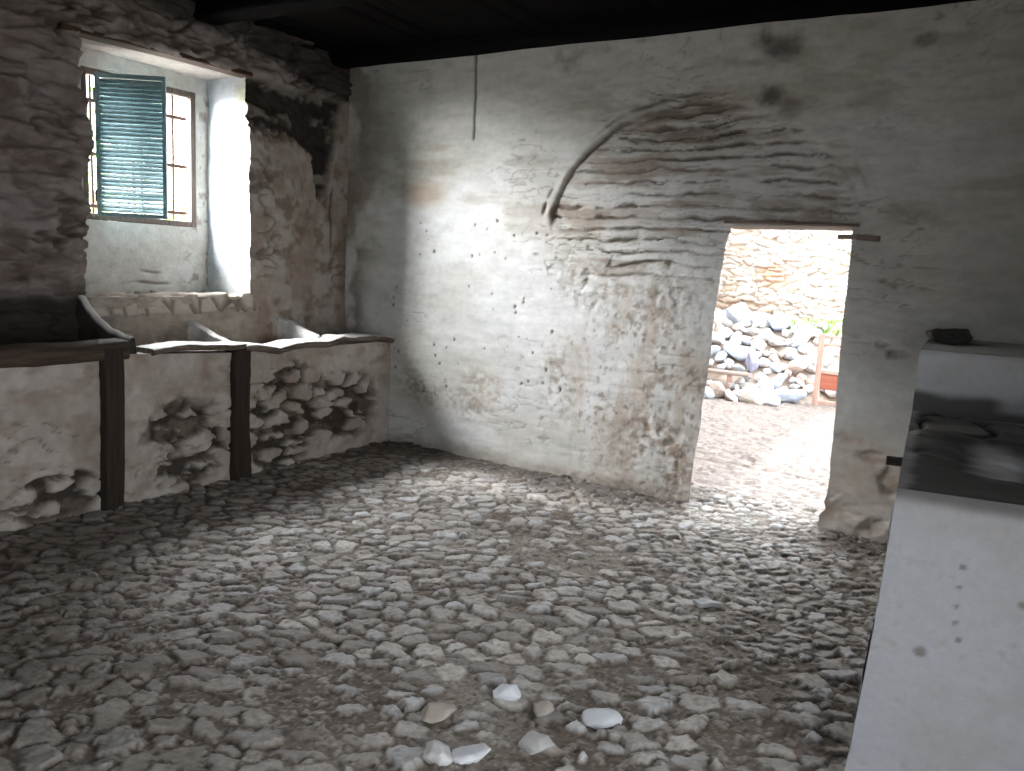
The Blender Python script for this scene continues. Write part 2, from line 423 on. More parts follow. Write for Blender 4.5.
# reveals: left (splayed), right, head
zd = zz[zz < 2.0]
def reveal(xf, dx):
    t = np.linspace(0, 1, 24)
    he, ce = fw(xf(zd), zd)
    Zg = np.broadcast_to(zd[None, :], (t.size, zd.size))
    Yg = -he[None, :] * (1 - t[:, None]) + .42 * t[:, None]
    n = .02 * fbm(Yg * 6, Zg * 6, 154, 4) * np.minimum(t * 6, 1)[:, None]
    Xg = xf(zd)[None, :] + dx * t[:, None] + n
    cc = mixc(flat(Xg.shape, (.50, .475, .44)), (.30, .23, .18), sst(0, .4, fbm(Yg * 5, Zg * 5, 155, 4)))
    return (np.stack([Xg, Yg, Zg], -1), cc)
g.append(reveal(xl, -.19)); g.append(reveal(xr, .06))
t = np.linspace(0, 1, 60); s = np.linspace(0, 1, 20)
T, S = np.meshgrid(t, s, indexing='ij')
xx = 3.36 + T * .85; hh, _ = fw(xx, zt(xx))
Xg = xl(zt(xx)) - .004 + T * (xr(zt(xx)) + .008 - xl(zt(xx))) + (T - .75) * .25 * S
g.append((np.stack([Xg, -hh * (1 - S) + .42 * S, zt(xx) + .01 * fbm(Xg * 8, S * 4, 156, 3) * S], -1), flat(Xg.shape, (.25, .22, .19))))
# outer face
def rect(p, du, dv, n, m, col):
    T, S = np.meshgrid(np.linspace(0, 1, n), np.linspace(0, 1, m), indexing='ij')
    P = np.array(p) + T[..., None] * np.array(du) + S[..., None] * np.array(dv)
    return (P, flat(T.shape, col))
oc = (.45, .42, .38)
g.append(rect((-.9, .42, -.1), (4.02, 0, 0), (0, 0, 7.7), 3, 3, oc)); g.append(rect((4.25, .42, -.1), (3, 0, 0), (0, 0, 7.7), 3, 3, oc))
g.append(rect((3.1, .42, 1.95), (1.2, 0, 0), (0, 0, 5.65), 3, 3, oc))
struct(grid_obj('wall_far', g, M_plaster))

# ================================================================== LEFT WALL (with the window niche)
ND = -.50                                                       # depth of the niche
def yL(z): return -2.37 + .030 * fbm(z * 5, z * 0 + 1, 160, 4) + .012 * np.sin(z * 9) + .02 * sst(2.2, 2.8, z) * -1
def yR(z): return -1.070 + .010 * fbm(z * 6, z * 0 + 5, 161, 3)
NT, NB = 2.885, 1.27
def lw(Y, Z):
    """relief towards the room (+x) and colour of the left wall"""
    left = 1 - sst(-2.2, -1.9, Y)
    top = sst(2.86, 2.93, Z)
    rough = np.clip(left + top, 0, 1)
    wz = Z + .05 * fbm(Y * 2, Z * 2, 171, 3); wy = Y + .06 * fbm(Y * 3, Z * 3, 172, 3)
    f1, f2, cx, cy, dx, dy = worley(wy / .30 + .2 * np.floor(wz / .125), wz / .125, 173, .8)
    e = f2 - f1; r1, r2 = hsh(cx, cy, 176), hsh(cx, cy, 177)
    stone = sst(.0, .30, e)
    hr = .034 * stone * (.35 + .85 * r1) + .064 * fbm(Y * 3.5, Z * 8, 178, 5, .55) + .026 * fbm(Y * 12, Z * 24, 179, 4, .6) + dy * .014 * stone
    lg = sst(.70, .95, ridge(Y * 2.2, Z * 7, 198, 4)) * sst(-.2, .3, fbm(Y * 2, Z * 3, 199, 3)); hr = hr - .042 * lg
    hp = .016 * fbm(Y * 2.5, Z * 2.5, 181, 4) + .006 * fbm(Y * 8, Z * 16, 182, 4)
    C = flat(Y.shape, (.235, .208, .192))
    C = mixc(C, (.17, .14, .125), sst(-.1, .4, fbm(Y * 3, Z * 5, 183, 4)) * .8)
    C = mixc(C, (.13, .10, .085), (1 - stone) * rough * .35); C = mixc(C, (.06, .046, .038), lg * rough * .85)
    C = mixc(C, (.10, .075, .062), rough * sst(-.05, .5, fbm(Y * 6, Z * 13, 184, 5)) * .75)
    # plastered right part
    P = flat(Y.shape, (.36, .325, .288))
    P = mixc(P, (.22, .17, .135), sst(-.35, .45, fbm(Y * 4, Z * 4, 185, 5)) * .8)
    pk = sst(.0, .55, fbm(Y * 9, Z * 10, 186, 5)); P = mixc(P, (.17, .125, .095), pk * .8); hp = hp - .010 * pk
    crv = sst(.72, .9, ridge(Y * 3, Z * 9, 187)) * sst(.0, .3, fbm(Y * 2, Z * 2, 188, 2)); P = mixc(P, (.12, .09, .07), crv * .6); hp = hp - .010 * crv
    w = np.clip(rough, 0, 1)
    C = C * w[..., None] + P * (1 - w[..., None]); h = hr * w + hp * (1 - w)
    # broken sooty pocket under the lintel, running down near the corner
    n = .10 * fbm(Y * 5, Z * 5, 189, 4)
    lowb = np.interp(Y, [-1.2, -1.06, -.9, -.6, -.42, -.36, -.24, -.16, -.08, 0], [2.62, 2.52, 2.50, 2.52, 2.36, 2.12, 2.10, 2.45, 2.84, 2.95])
    n = n + .05 * fbm(Y * 22, Z * 26, 199, 3); sk = sst(-.05, .07, Z - lowb + n) * (1 - sst(2.87, 2.92, Z)) * sst(-1.12, -1.05, Y)
    sk = sk * (.55 + .45 * sst(-.3, .1, fbm(Y * 6, Z * 9, 190, 4)))
    C = mixc(C, (.022, .018, .015), sk * .96); h = h - .075 * sk + .03 * sk * fbm(Y * 9, Z * 12, 191, 4)
    ck = np.exp(-((Y + .20 + .02 * fbm(Z * 6, Z * 0, 192, 3)) / .012) ** 2) * sst(1.55, 1.7, Z) * (1 - sst(2.1, 2.2, Z))
    C = mixc(C, (.04, .03, .025), ck * .9); h = h - .02 * ck
    cg = sst(-.20, -.03, Y + .06 * fbm(Y * 4, Z * 4, 193, 3)) * sst(-.3, .2, fbm(Y * 3, Z * 5, 194, 4))
    C = mixc(C, (.20, .15, .115), cg * .5)
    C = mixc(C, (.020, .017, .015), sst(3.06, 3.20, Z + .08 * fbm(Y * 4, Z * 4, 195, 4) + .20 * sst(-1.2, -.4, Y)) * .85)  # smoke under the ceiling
    # back of the near feeding bay, its shade put into the colour
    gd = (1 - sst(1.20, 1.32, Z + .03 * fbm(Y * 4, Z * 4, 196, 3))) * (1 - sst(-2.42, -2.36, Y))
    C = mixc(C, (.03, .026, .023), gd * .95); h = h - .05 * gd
    # stonework under the niche
    un = (1 - sst(1.22, 1.30, Z)) * sst(-2.4, -2.3, Y) * (1 - sst(-1.05, -.95, Y))
    C = mixc(C, (.38, .33, .28), un * .7); h = h + un * (.03 * fbm(Y * 5, Z * 8, 197, 4) + .015 * stone - .01)
    return h, C
g = []
zz = nonuni(.30, ZT, [(.95, .03), (ZT, .0105)])
t = nonuni(0, 1, [(.70, .02), (.80, .006), (1, .0028)])
Zg = np.broadcast_to(zz[None, :], (t.size, zz.size)); Yg = YB - .06 + t[:, None] * (yL(zz)[None, :] - YB + .06)
h, c = lw(Yg, Zg); g.append((np.stack([h, Yg, Zg], -1), c))
t = np.linspace(0, 1, 112)
Zg = np.broadcast_to(zz[None, :], (t.size, zz.size)); Yg = yR(zz)[None, :] + t[:, None] * (.03 - yR(zz)[None, :])
h, c = lw(Yg, Zg); g.append((np.stack([h, Yg, Zg], -1), c))
for z0, z1, nn in ((NT, ZT, 44), (.30, NB - .02, 80)):           # above / below the niche
    z_ = np.linspace(z0, z1, nn); t = np.linspace(0, 1, 130)
    Zg = np.broadcast_to(z_[None, :], (t.size, z_.size)); Yg = yL(z_)[None, :] - .004 + t[:, None] * (yR(z_)[None, :] + .008 - yL(z_)[None, :])
    h, c = lw(Yg, Zg); g.append((np.stack([h - .001, Yg, Zg], -1), c))
# reveals of the niche
zr = zz[(zz > NB - .05) & (zz < NT + .05)]
for yf, sgn, colr in ((yL, -1, (.42, .40, .37)), (yR, 1, (.36, .372, .39))):
    t = np.linspace(0, 1, 50)
    he, ce = lw(yf(zr), zr)
    Zg = np.broadcast_to(zr[None, :], (t.size, zr.size))
    Xg = he[None, :] * (1 - t[:, None]) + (ND - .02) * t[:, None]
    Yg = yf(zr)[None, :] + sgn * .004 + .006 * fbm(Xg * 6, Zg * 6, 201, 3) * np.minimum(t * 5, 1)[:, None] - (.0 if sgn > 0 else .02) * t[:, None]
    c = flat(Xg.shape, colr)
    if sgn > 0:
        c = mixc(c, (.36, .34, .25), spot(Xg, Zg, -.02, 2.76, .20, .16, .6, 202, .4, 8) * .9)
        c = mixc(c, (.45, .43, .39), sst(.1, .4, fbm(Xg * 4, Zg * 4, 203, 4)) * .35)
    g.append((np.stack([Xg, Yg, Zg], -1), c))
# niche head
T, S = np.meshgrid(np.linspace(0, 1, 60), np.linspace(0, 1, 24), indexing='ij')
Yg = -2.45 + T * 1.43
g.append((np.stack([ND - .02 + S * (-ND + .0), Yg, 2.90 + .01 * fbm(Yg * 4, S * 3, 204, 3)], -1), flat(T.shape, (.34, .31, .28))))
# niche sill, broken stones
T, S = np.meshgrid(np.linspace(0, 1, 170), np.linspace(0, 1, 70), indexing='ij')
Yg = -2.42 + T * 1.39; Xg = ND - .02 + S * (-ND + .065)
f1, f2, cx, cy, dx, dy = worley(Yg / .16 + .05 * fbm(Yg * 8, Xg * 8, 205, 2), Xg / .14, 206, .9)
e = sst(.02, .25, f2 - f1); r1 = hsh(cx, cy, 207)
Zs = 1.205 + .05 * e * r1 + .02 * fbm(Yg * 6, Xg * 6, 208, 3) - .10 * sst(.90, 1.0, S) + .03 * T
c = mixc(flat(T.shape, (.46, .41, .35)), (.17, .13, .10), (1 - e) * .8); c = mixc(c, (.12, .09, .07), (1 - sst(.0, .22, S + .1 * fbm(Yg * 5, Xg, 209, 3))) * .8)
g.append((np.stack([Xg, Yg, Zs], -1), c))
# niche back with the window opening
WY0, WY1, WZ0, WZ1 = -2.085, -1.172, 1.760, 2.785
def nb(Y, Z):
    h = .010 * fbm(Y * 3, Z * 3, 211, 4)
    C = flat(Y.shape, (.50, .49, .455))
    C = mixc(C, (.40, .37, .32), sst(0, .4, fbm(Y * 3, Z * 3, 212, 4)) * .6)
    for zc in (1.50, 1.40, 1.32):
        ln = np.exp(-((Z - zc - .03 * fbm(Y * 4, Y * 0 + zc, 213, 3)) / .010) ** 2) * sst(-.1, .25, fbm(Y * 3, Z * 2, 214, 3))
        C = mixc(C, (.13, .10, .08), ln * .85); h = h - .015 * ln
    sp = sst(.30, .4, fbm(Y * 16, Z * 16, 215, 3)) * sst(-1.35, -1.2, Y); C = mixc(C, (.2, .16, .12), sp * .7)
    return h, C
for y0, y1, z0, z1 in ((-2.47, WY0, 1.15, 2.96), (WY1, -1.03, 1.15, 2.96), (WY0, WY1, 1.15, WZ0), (WY0, WY1, WZ1, 2.96)):
    T, S = np.meshgrid(np.linspace(0, 1, 60), np.linspace(0, 1, 80), indexing='ij')
    Yg = y0 + T * (y1 - y0); Zg = z0 + S * (z1 - z0); h, c = nb(Yg, Zg)
    g.append((np.stack([ND + h, Yg, Zg], -1), c))
# thickness of the outer skin round the opening and the outer face
for a, du in (((ND, WY0, WZ0), (0, 0, WZ1 - WZ0)), ((ND, WY1, WZ0), (0, 0, WZ1 - WZ0)), ((ND, WY0, WZ0), (0, WY1 - WY0, 0)), ((ND, WY0, WZ1), (0, WY1 - WY0, 0))):
    g.append(rect(a, du, (-.13, 0, 0), 2, 2, (.55, .53, .5)))
xo = ND - .13
for y0, y1, z0, z1 in ((YB - .5, WY0, -.1, 7.6), (WY1, .42, -.1, 7.6), (WY0, WY1, -.1, WZ0), (WY0, WY1, WZ1, 7.6)):
    g.append(rect((xo, y0, z0), (0, y1 - y0, 0), (0, 0, z1 - z0), 2, 2, (.6, .58, .54)))
struct(grid_obj('wall_left', g, M_rubblewall))

# wooden lintel over the niche
bm = bmesh.new(); rough_bar(bm, (-.055, -2.50, 2.884), (-.055, -1.06, 2.911), .14, .034, seg=30, wob=.004, seed=3, sq=7)
struct(bm_obj('trim_1', bm, M_lintel))
# thin board over the doorway
bm = bmesh.new(); rough_bar(bm, (3.37, .10, 1.950), (4.21, .10, 1.947), .22, .020, seg=24, wob=.003, seed=4, sq=7)
struct(bm_obj('trim_2', bm, M_peg))

# ================================================================== RIGHT + REAR WALLS, CEILING
def plainwall(P0, du, dv, n, m, nrm, seed):
    T, S = np.meshgrid(np.linspace(0, 1, n), np.linspace(0, 1, m), indexing='ij')
    U = T * np.linalg.norm(du); V = S * np.linalg.norm(dv)
    h = .018 * fbm(U * 1.5, V * 1.5, seed, 3) + .006 * fbm(U * 5, V * 10, seed + 5, 3)
    P = np.array(P0) + T[..., None] * np.array(du) + S[..., None] * np.array(dv) + h[..., None] * np.array(nrm)
    c = mixc(flat(T.shape, (.52, .51, .485)), (.35, .29, .23), sst(.05, .5, fbm(U * 2, V * 3, seed + 9, 4)) * .7)
    return (P, c)
EY0, EY1, EZ1 = -6.9, -3.65, 2.45                                # unseen opening in the right wall, widened for fill light
g = [plainwall((XR, EY1, -.1), (0, -EY1 + .05, 0), (0, 0, ZT + .1), 120, 90, (-1, 0, 0), 301),
     plainwall((XR, YB - .05, -.1), (0, EY0 - YB + .05, 0), (0, 0, ZT + .1), 40, 60, (-1, 0, 0), 302),
     plainwall((XR, EY0, EZ1), (0, EY1 - EY0, 0), (0, 0, ZT - EZ1), 60, 30, (-1, 0, 0), 303)]
for a, du in (((XR, EY0, -.1), (0, 0, EZ1 + .1)), ((XR, EY1, -.1), (0, 0, EZ1 + .1)), ((XR, EY0, EZ1), (0, EY1 - EY0, 0))):
    g.append(rect(a, du, (.45, 0, 0), 3, 3, (.5, .48, .45)))
g.append(rect((XR + .45, EY1, -.1), (0, -EY1 + .42, 0), (0, 0, 7.7), 2, 2, oc)); g.append(rect((XR + .45, YB - .5, -.1), (0, EY0 - YB + .5, 0), (0, 0, 7.7), 2, 2, oc))
g.append(rect((XR + .45, EY0, EZ1), (0, EY1 - EY0, 0), (0, 0, 7.6 - EZ1), 2, 2, oc))
struct(grid_obj('wall_right', g, M_plaster))
struct(grid_obj('wall_rear', [plainwall((-.1, YB, -.1), (XR + .2, 0, 0), (0, 0, ZT + .1), 120, 70, (0, 1, 0), 311),
                              rect((-.7, YB - .5, -.1), (7.3, 0, 0), (0, 0, 7.7), 2, 2, oc)], M_plaster))
# boarded ceiling: boards run along y with small steps between them
xb = np.linspace(-.1, XR + .1, 240); yb = np.linspace(YB - .1, .1, 60)
X, Y = np.meshgrid(xb, yb, indexing='ij')
bd = X / .19; fr = np.abs(bd - np.floor(bd) - .5) * 2
Z = ZC + .02 * sst(.9, 1, fr) + .012 * hsh(np.floor(bd), np.floor(bd) * 0, 321) + .006 * fbm(X * 4, Y * 2, 322, 2)
cei = struct(link('ceiling', grids_mesh('ceiling', [(np.stack([X, Y, Z], -1), flat(X.shape, (.01, .01, .01)))]), M_ceil))
for k, yb_ in enumerate((-.13, -1.45, -2.85, -4.25, -5.65, -6.9)):
    bm = bmesh.new(); rough_bar(bm, (-.06, yb_, ZC - .03), (XR + .05, yb_, ZC - .03), .22, .14, seg=40, wob=.004, seed=20 + k, sq=5)
    struct(bm_obj('trim_%d' % (3 + k), bm, M_ceil))
# roof above (unseen; raised high to keep the sun off the courtyard)
bm = bmesh.new()
v = [bm.verts.new(p) for p in ((-1.0, .8, 7.6), (6.9, .8, 7.6), (6.9, -3.2, 9.6), (-1.0, -3.2, 9.6), (6.9, -8.2, 7.6), (-1.0, -8.2, 7.6),
                               (-1.0, .8, 7.7), (6.9, .8, 7.7), (6.9, -3.2, 9.72), (-1.0, -3.2, 9.72), (6.9, -8.2, 7.7), (-1.0, -8.2, 7.7))]
for q in ((0, 1, 2, 3), (3, 2, 4, 5), (6, 7, 8, 9), (9, 8, 10, 11), (0, 1, 7, 6), (5, 4, 10, 11)):
    bm.faces.new([v[i] for i in q])
bm.faces.new([v[i] for i in (0, 3, 5)]); bm.faces.new([v[i] for i in (1, 2, 4)])
struct(bm_obj('sun_block_roof', bm, M_sun_block_roof))

# ================================================================== WINDOW
win = struct(empty('window_1', (ND, (WY0 + WY1) / 2, WZ0)))
o0 = Vector(win.location)
def bar_at(bm, a, b, w, h, **k): rough_bar(bm, Vector(a) - o0, Vector(b) - o0, w, h, **k)
fx = ND - .03
bm = bmesh.new(); q = .022
bar_at(bm, (fx, WY0 - .01, WZ0 + q), (fx, WY1 + .01, WZ0 + q), .055, .045, wob=.002, seed=31, sq=6)
bar_at(bm, (fx, WY0 - .01, WZ1 - q), (fx, WY1 + .01, WZ1 - q), .055, .045, wob=.002, seed=32, sq=6)
bar_at(bm, (fx, WY0 + q, WZ0), (fx, WY0 + q, WZ1), .055, .045, up=(0, 1, 0), wob=.002, seed=33, sq=6)
bar_at(bm, (fx, WY1 - q, WZ0), (fx, WY1 - q, WZ1), .055, .045, up=(0, 1, 0), wob=.002, seed=34, sq=6)
bm_obj('window_frame', bm, M_frame, win)
gx = ND - .115
for k, y in enumerate((-1.955, -1.63, -1.300)):
    bm = bmesh.new(); bar_at(bm, (gx, y, WZ0 - .02), (gx, y, WZ1 + .02), .022, .022, up=(0, 1, 0), wob=.002, seed=41 + k, sq=3, sides=5)
    for zc in (1.86, 2.22, 2.585):
        bmesh.ops.create_icosphere(bm, subdivisions=1, radius=.021, matrix=Matrix.Translation(Vector((gx, y, zc)) - o0))
    bm_obj('upright_bar', bm, M_iron, win)
for k, z in enumerate((1.86, 2.22, 2.585)):
    bm = bmesh.new(); bar_at(bm, (gx + .02, WY0 - .01, z), (gx + .02, WY1 + .01, z + .005), .016, .026, wob=.002, seed=51 + k, sq=5, sides=5)
    bm_obj('cross_bar', bm, M_iron, win)

# slatted shutter leaf, swung into the niche
SA = math.atan2(.275, .40)                                       # direction of the leaf in plan
shut = tag(empty('slatted_shutter', (ND + .02, -2.0, 1.79), SA),
           'blue-green slatted shutter leaf swung inwards in front of the barred window', 'shutter')
W, Hh = .485, .965
def box(bm, c, s, rot=None):
    m = Matrix.Translation(c)
    if rot: m = m @ rot
    r = bmesh.ops.create_cube(bm, size=1, matrix=m @ Matrix.Diagonal((*s, 1)))
    return r['verts']
def bevbm(bm, w=.003):
    bmesh.ops.bevel(bm, geom=list(bm.edges), offset=w, segments=2, affect='EDGES', profile=.6)
for xq in (.016, W - .016):
    bm = bmesh.new(); box(bm, (xq, 0, Hh / 2), (.026, .024, Hh)); bevbm(bm); bm_obj('stile', bm, M_shut, shut)
for zq, hq in ((Hh - .016, .032), (.014, .028)):
    bm = bmesh.new(); box(bm, (W / 2, 0, zq), (W - .05, .022, hq)); bevbm(bm); bm_obj('rail', bm, M_shut, shut)
bm = bmesh.new(); ns = 31; rs = random.Random(9)
for k in range(ns):
    z = .045 + (Hh - .095) * k / (ns - 1)
    tilt = math.radians(-20 - 20 * (1 - k / ns) + rs.uniform(-4, 4))
    box(bm, (W / 2, 0, z), (W - .054, .005, .0325), Matrix.Rotation(tilt, 4, 'X') @ Matrix.Rotation(rs.uniform(-.006, .006), 4, 'Y'))
bm_obj('slats', bm, M_shut, shut)
bm = bmesh.new(); box(bm, (W * .62, .0185, Hh / 2), (.016, .006, Hh - .09)); bevbm(bm, .002); bm_obj('tilt_rod', bm, M_shut, shut)
for zq in (.14, Hh - .14):
    bm = bmesh.new(); bmesh.ops.create_cone(bm, cap_ends=True, segments=12, radius1=.009, radius2=.009, depth=.08, matrix=Matrix.Translation((-.004, 0, zq)))
    bm_obj('hinge', bm, M_iron, shut)

# ================================================================== MANGER
MX = .554
man = tag(empty('manger', (.28, -2.7, 0)), 'whitewashed masonry feeding trough built along the window wall', 'manger')
man_o = np.array(man.location)
def mgrid(name, grids, m): return grid_obj(name, [(P - man_o, c) for P, c in grids], m, man)
def front(Y, Z, dmg):
    h = .014 * fbm(Y * 2.5, Z * 2.5, 401, 4) + .006 * fbm(Y * 9, Z * 12, 402, 3)
    wy = Y + .05 * fbm(Y * 5, Z * 5, 403, 3) + .022 * fbm(Y * 24, Z * 24, 423, 3); wz = Z + .05 * fbm(Y * 5, Z * 5, 404, 3) + .022 * fbm(Y * 20, Z * 30, 424, 3)
    f1, f2, cx, cy, dx, dy = worley(wy / .23 + .35 * Z, wz / .115, 405, .95)
    e = f2 - f1; st = sst(.02, .16, e); r1 = hsh(cx, cy, 406)
    gone = sst(.15, .5, dmg) * sst(-.03, .07, .27 - e * 1.0 + .50 * fbm(Y * 5, Z * 7, 407, 4))
    C = mixc(flat(Y.shape, (.40, .36, .325)), (.32, .275, .235), sst(-.1, .4, fbm(Y * 3, Z * 3, 408, 4)) * .8)
    fl = sst(.02, .5, fbm(Y * 8, Z * 12, 409, 5)); C = mixc(C, (.25, .19, .15), fl * .6)
    cr = sst(.85, .98, ridge(Y * 4, Z * 11, 426)) * sst(0, .3, fbm(Y * 2, Z * 3, 427, 3)); C = mixc(C, (.13, .1, .08), cr * .7); h = h - .008 * cr; h = h - .006 * fl
    C = mixc(C, (.035, .025, .019), gone * .95)
    C = mixc(C, (.28, .23, .185), dmg * sst(-.1, .4, fbm(Y * 10, Z * 16, 425, 4)) * .45)
    h = h + dmg * (.022 * st * (.3 + r1) + .014 * (dx * (r1 - .5) + dy * .4) - .01 + .014 * fbm(Y * 14, Z * 18, 428, 4)) - .06 * gone
    return h, C
def dmgmap(Y, Z):
    n = .10 * fbm(Y * 3, Z * 3, 411, 3)
    d = spot(Y, Z, -2.02, .30, .38, .40, .7, 412, .4, 4) + spot(Y, Z, -1.20, .38, .44, .44, .7, 413, .4, 4) + .6 * spot(Y, Z, -.55, .40, .5, .34, .6, 414, .3, 4) \
        + .8 * spot(Y, Z, -2.85, .14, .34, .14, .6, 415, .3, 4) + .5 * spot(Y, Z, -3.6, .12, .5, .12, .6, 416, .3, 4)
    return np.clip(d + n * .3, 0, 1)
def panel(y0, y1, top0, top1):
    n = int((y1 - y0) / .011) if y1 - y0 < 2 else 260
    y = np.linspace(y0, y1, n); z = np.linspace(-.06, 1, 92)
    Yg, S = np.meshgrid(y, np.linspace(0, 1, 92), indexing='ij')
    tp = top0 + (top1 - top0) * (Yg - y0) / (y1 - y0)
    Zg = -.06 + S * (tp + .06)
    h, c = front(Yg, Zg, dmgmap(Yg, Zg))
    h = h * (1 - .7 * sst(.93, 1, S))
    Fg = (np.stack([MX - .008 + h, Yg, Zg], -1), c)
    T, U = np.meshgrid(y, np.linspace(0, 1, 14), indexing='ij')
    tp2 = top0 + (top1 - top0) * (T - y0) / (y1 - y0)
    Xt = (Fg[0][:, -1, 0])[:, None] * (1 - U) + .375 * U
    Tg = (np.stack([Xt, T, tp2 + .006 * fbm(T * 9, U * 3, 417, 3) * np.sin(np.pi * U)], -1), flat(T.shape, (.48, .44, .40)))
    B = (np.stack([np.full(T.shape, .375), T, tp2 * (1 - U) + .45 * U], -1), flat(T.shape, (.36, .31, .27)))
    return [Fg, Tg, B]
mgrid('front_wall', panel(-1.56, .02, .895, .895), M_rubblewall)
mgrid('front_wall', panel(-2.53, -1.68, .945, .900), M_rubblewall)
mgrid('front_wall', panel(YB, -2.62, .945, .935), M_rubblewall)
# trough bed
T, S = np.meshgrid(np.linspace(0, 1, 160), np.linspace(0, 1, 24), indexing='ij')
Yg = YB + T * (-YB + .02); Xg = -.12 + S * .51
mgrid('trough_bed', [(np.stack([Xg, Yg, .52 + .10 * (2 * S - 1) ** 2 + .02 * fbm(Yg * 3, Xg * 6, 421, 4)], -1), mixc(flat(T.shape, (.22, .18, .145)), (.36, .32, .28), sst(0, .4, fbm(Yg * 5, Xg * 5, 422, 3))))], M_rubblewall)
# divisions between bays
def partition(y, zb, zf, th, col, sag, dark=0, m=None):
    n = 46; g = []
    s = np.linspace(0, 1, n)
    top = zb + (zf - zb) * s ** .85 - sag * np.sin(np.pi * s) + .012 * fbm(s * 8, s * 0 + y, 431, 3)
    xs_ = -.06 + s * (.50 if not dark else .575)
    u = np.linspace(0, 1, 30)
    c0 = np.array(col)
    for sg in (-1, 1):
        Sx, U = np.meshgrid(xs_, u, indexing='ij')
        Zg = .48 + U * (top[:, None] - .48)
        off = th / 2 * (1 - .35 * U ** 6) + .008 * fbm(Sx * 8, Zg * 8, 432 + sg, 3)
        c = mixc(flat(Sx.shape, c0), c0 * .7, sst(.1, .4, fbm(Sx * 7, Zg * 7, 433, 3)))
        if dark: c = mixc(c, (.6, .58, .54), sst(.965, 1, U))
        g.append((np.stack([Sx, y + sg * off, Zg], -1), c))
    a, b = g[0][0][:, -1], g[1][0][:, -1]
    w = np.linspace(0, 1, 6)[None, :, None]
    Pm = a[:, None] * (1 - w) + b[:, None] * w; Pm[..., 2] += .012 * np.sin(np.pi * w[..., 0])
    g.append((Pm, flat(Pm.shape[:2], (.60, .58, .55))))
    a, b = g[0][0][-1], g[1][0][-1]
    Pm = a[:, None] * (1 - w) + b[:, None] * w
    g.append((Pm, flat(Pm.shape[:2], c0)))
    mgrid('partition', g, m or M_rubblewall)
partition(-2.40, 1.30, 1.035, .06, (.045, .038, .033), .055, 1)  # coloured almost black: the unlit side of this division painted in
partition(-1.575, 1.10, .945, .10, (.60, .585, .56), .012)
partition(-.745, 1.10, .955, .09, (.64, .635, .62), -.005)
# worn wooden rim over the far bays: a wandering plank
def plank(y0, y1, zf, x0, x1, th, seed, m, n=70):
    y = np.linspace(y0, y1, n); zt_ = np.array([zf(v) for v in y])
    k = 28; an = np.linspace(0, 2 * np.pi, k)
    Yg, A = np.meshgrid(y, an, indexing='ij')
    e = .35
    cx_ = np.sign(np.cos(A)) * np.abs(np.cos(A)) ** e; cz_ = np.sign(np.sin(A)) * np.abs(np.sin(A)) ** e
    wv = 1 + .10 * fbm(Yg * 6, A * .0, seed, 3)
    Xg = (x0 + x1) / 2 + cx_ * (x1 - x0) / 2 * (1 + .06 * fbm(Yg * 7, np.sin(A), seed + 1, 3)) + .008 * fbm(Yg * 4, Yg * 0, seed + 2, 2)
    Zg = zt_[:, None] - th / 2 + cz_ * th / 2 * wv + .003 * fbm(Yg * 14, A * 2, seed + 3, 2)
    P = np.stack([Xg, Yg, Zg], -1)
    caps = []
    for end in (0, -1):
        ctr = P[end].mean(0); w = np.linspace(0, 1, 3)[:, None, None]
        caps.append(P[end][None] * (1 - w) + ctr[None, None] * w)
    return [(P, flat(P.shape[:2], (.2, .2, .2)))] + [(q_, flat(q_.shape[:2], (.2, .2, .2))) for q_ in caps], m
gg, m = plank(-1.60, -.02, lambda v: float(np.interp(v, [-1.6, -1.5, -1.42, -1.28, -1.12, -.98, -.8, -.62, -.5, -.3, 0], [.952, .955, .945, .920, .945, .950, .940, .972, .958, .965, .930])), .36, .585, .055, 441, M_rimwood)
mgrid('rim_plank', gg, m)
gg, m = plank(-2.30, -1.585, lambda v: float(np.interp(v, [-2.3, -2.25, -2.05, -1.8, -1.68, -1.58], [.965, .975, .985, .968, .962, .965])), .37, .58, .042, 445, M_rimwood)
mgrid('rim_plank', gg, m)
gg, m = plank(YB, -2.47, lambda v: 1.030 + .004 * math.sin(v * 5), .40, .590, .115, 449, M_beamwood, 110)
mgrid('rim_beam', gg, m)
# timber posts set in the front
for (y, wd, z1, sd) in ((-2.58, .135, .99, 61), (-1.628, .15, .92, 62)):
    bm = bmesh.new(); rough_bar(bm, Vector((.532, y, -.05)) - Vector(man_o), Vector((.532, y + .01, z1)) - Vector(man_o), wd, .13, up=(1, 0, 0), seg=26, wob=.007 if sd == 62 else .003, seed=sd, sq=5)
    bm_obj('post', bm, M_darkwood, man)

# ================================================================== HEARTH on the right
he_o = np.array((5.4, -1.5, 0.))
hea = tag(empty('masonry_hearth', he_o), 'white plastered masonry hearth with soot-blackened top right of the doorway', 'hearth')
def hgrid(name, gl): return grid_obj(name, [(P - he_o, c) for P, c in gl], M_hearth, hea)
FA, FB = np.array((4.84, -2.80)), np.array((6.14, -2.61))        # front edge in plan
BA, BB = np.array((4.718, -1.12)), np.array((6.14, -.93))
CA, CB = np.array((4.675, .02)), np.array((6.14, .02))
def lerp2(a, b, t): return a[None, None] * (1 - t[..., None]) + b[None, None] * t[..., None]
def wcol(U, V, seed):
    c = flat(U.shape, (.315, .32, .338))
    c = mixc(c, (.275, .27, .265), sst(0, .45, fbm(U * 3, V * 3, seed, 4)) * .7)
    s = sst(.50, .62, fbm(U * 34, V * 34, seed + 4, 3)); c = mixc(c, (.30, .27, .25), s * .5)
    return c, s
t = nonuni(0, 1, [(.4, .006), (1, .02)]); s = np.linspace(0, 1, 130)
T, S = np.meshgrid(t, s, indexing='ij')
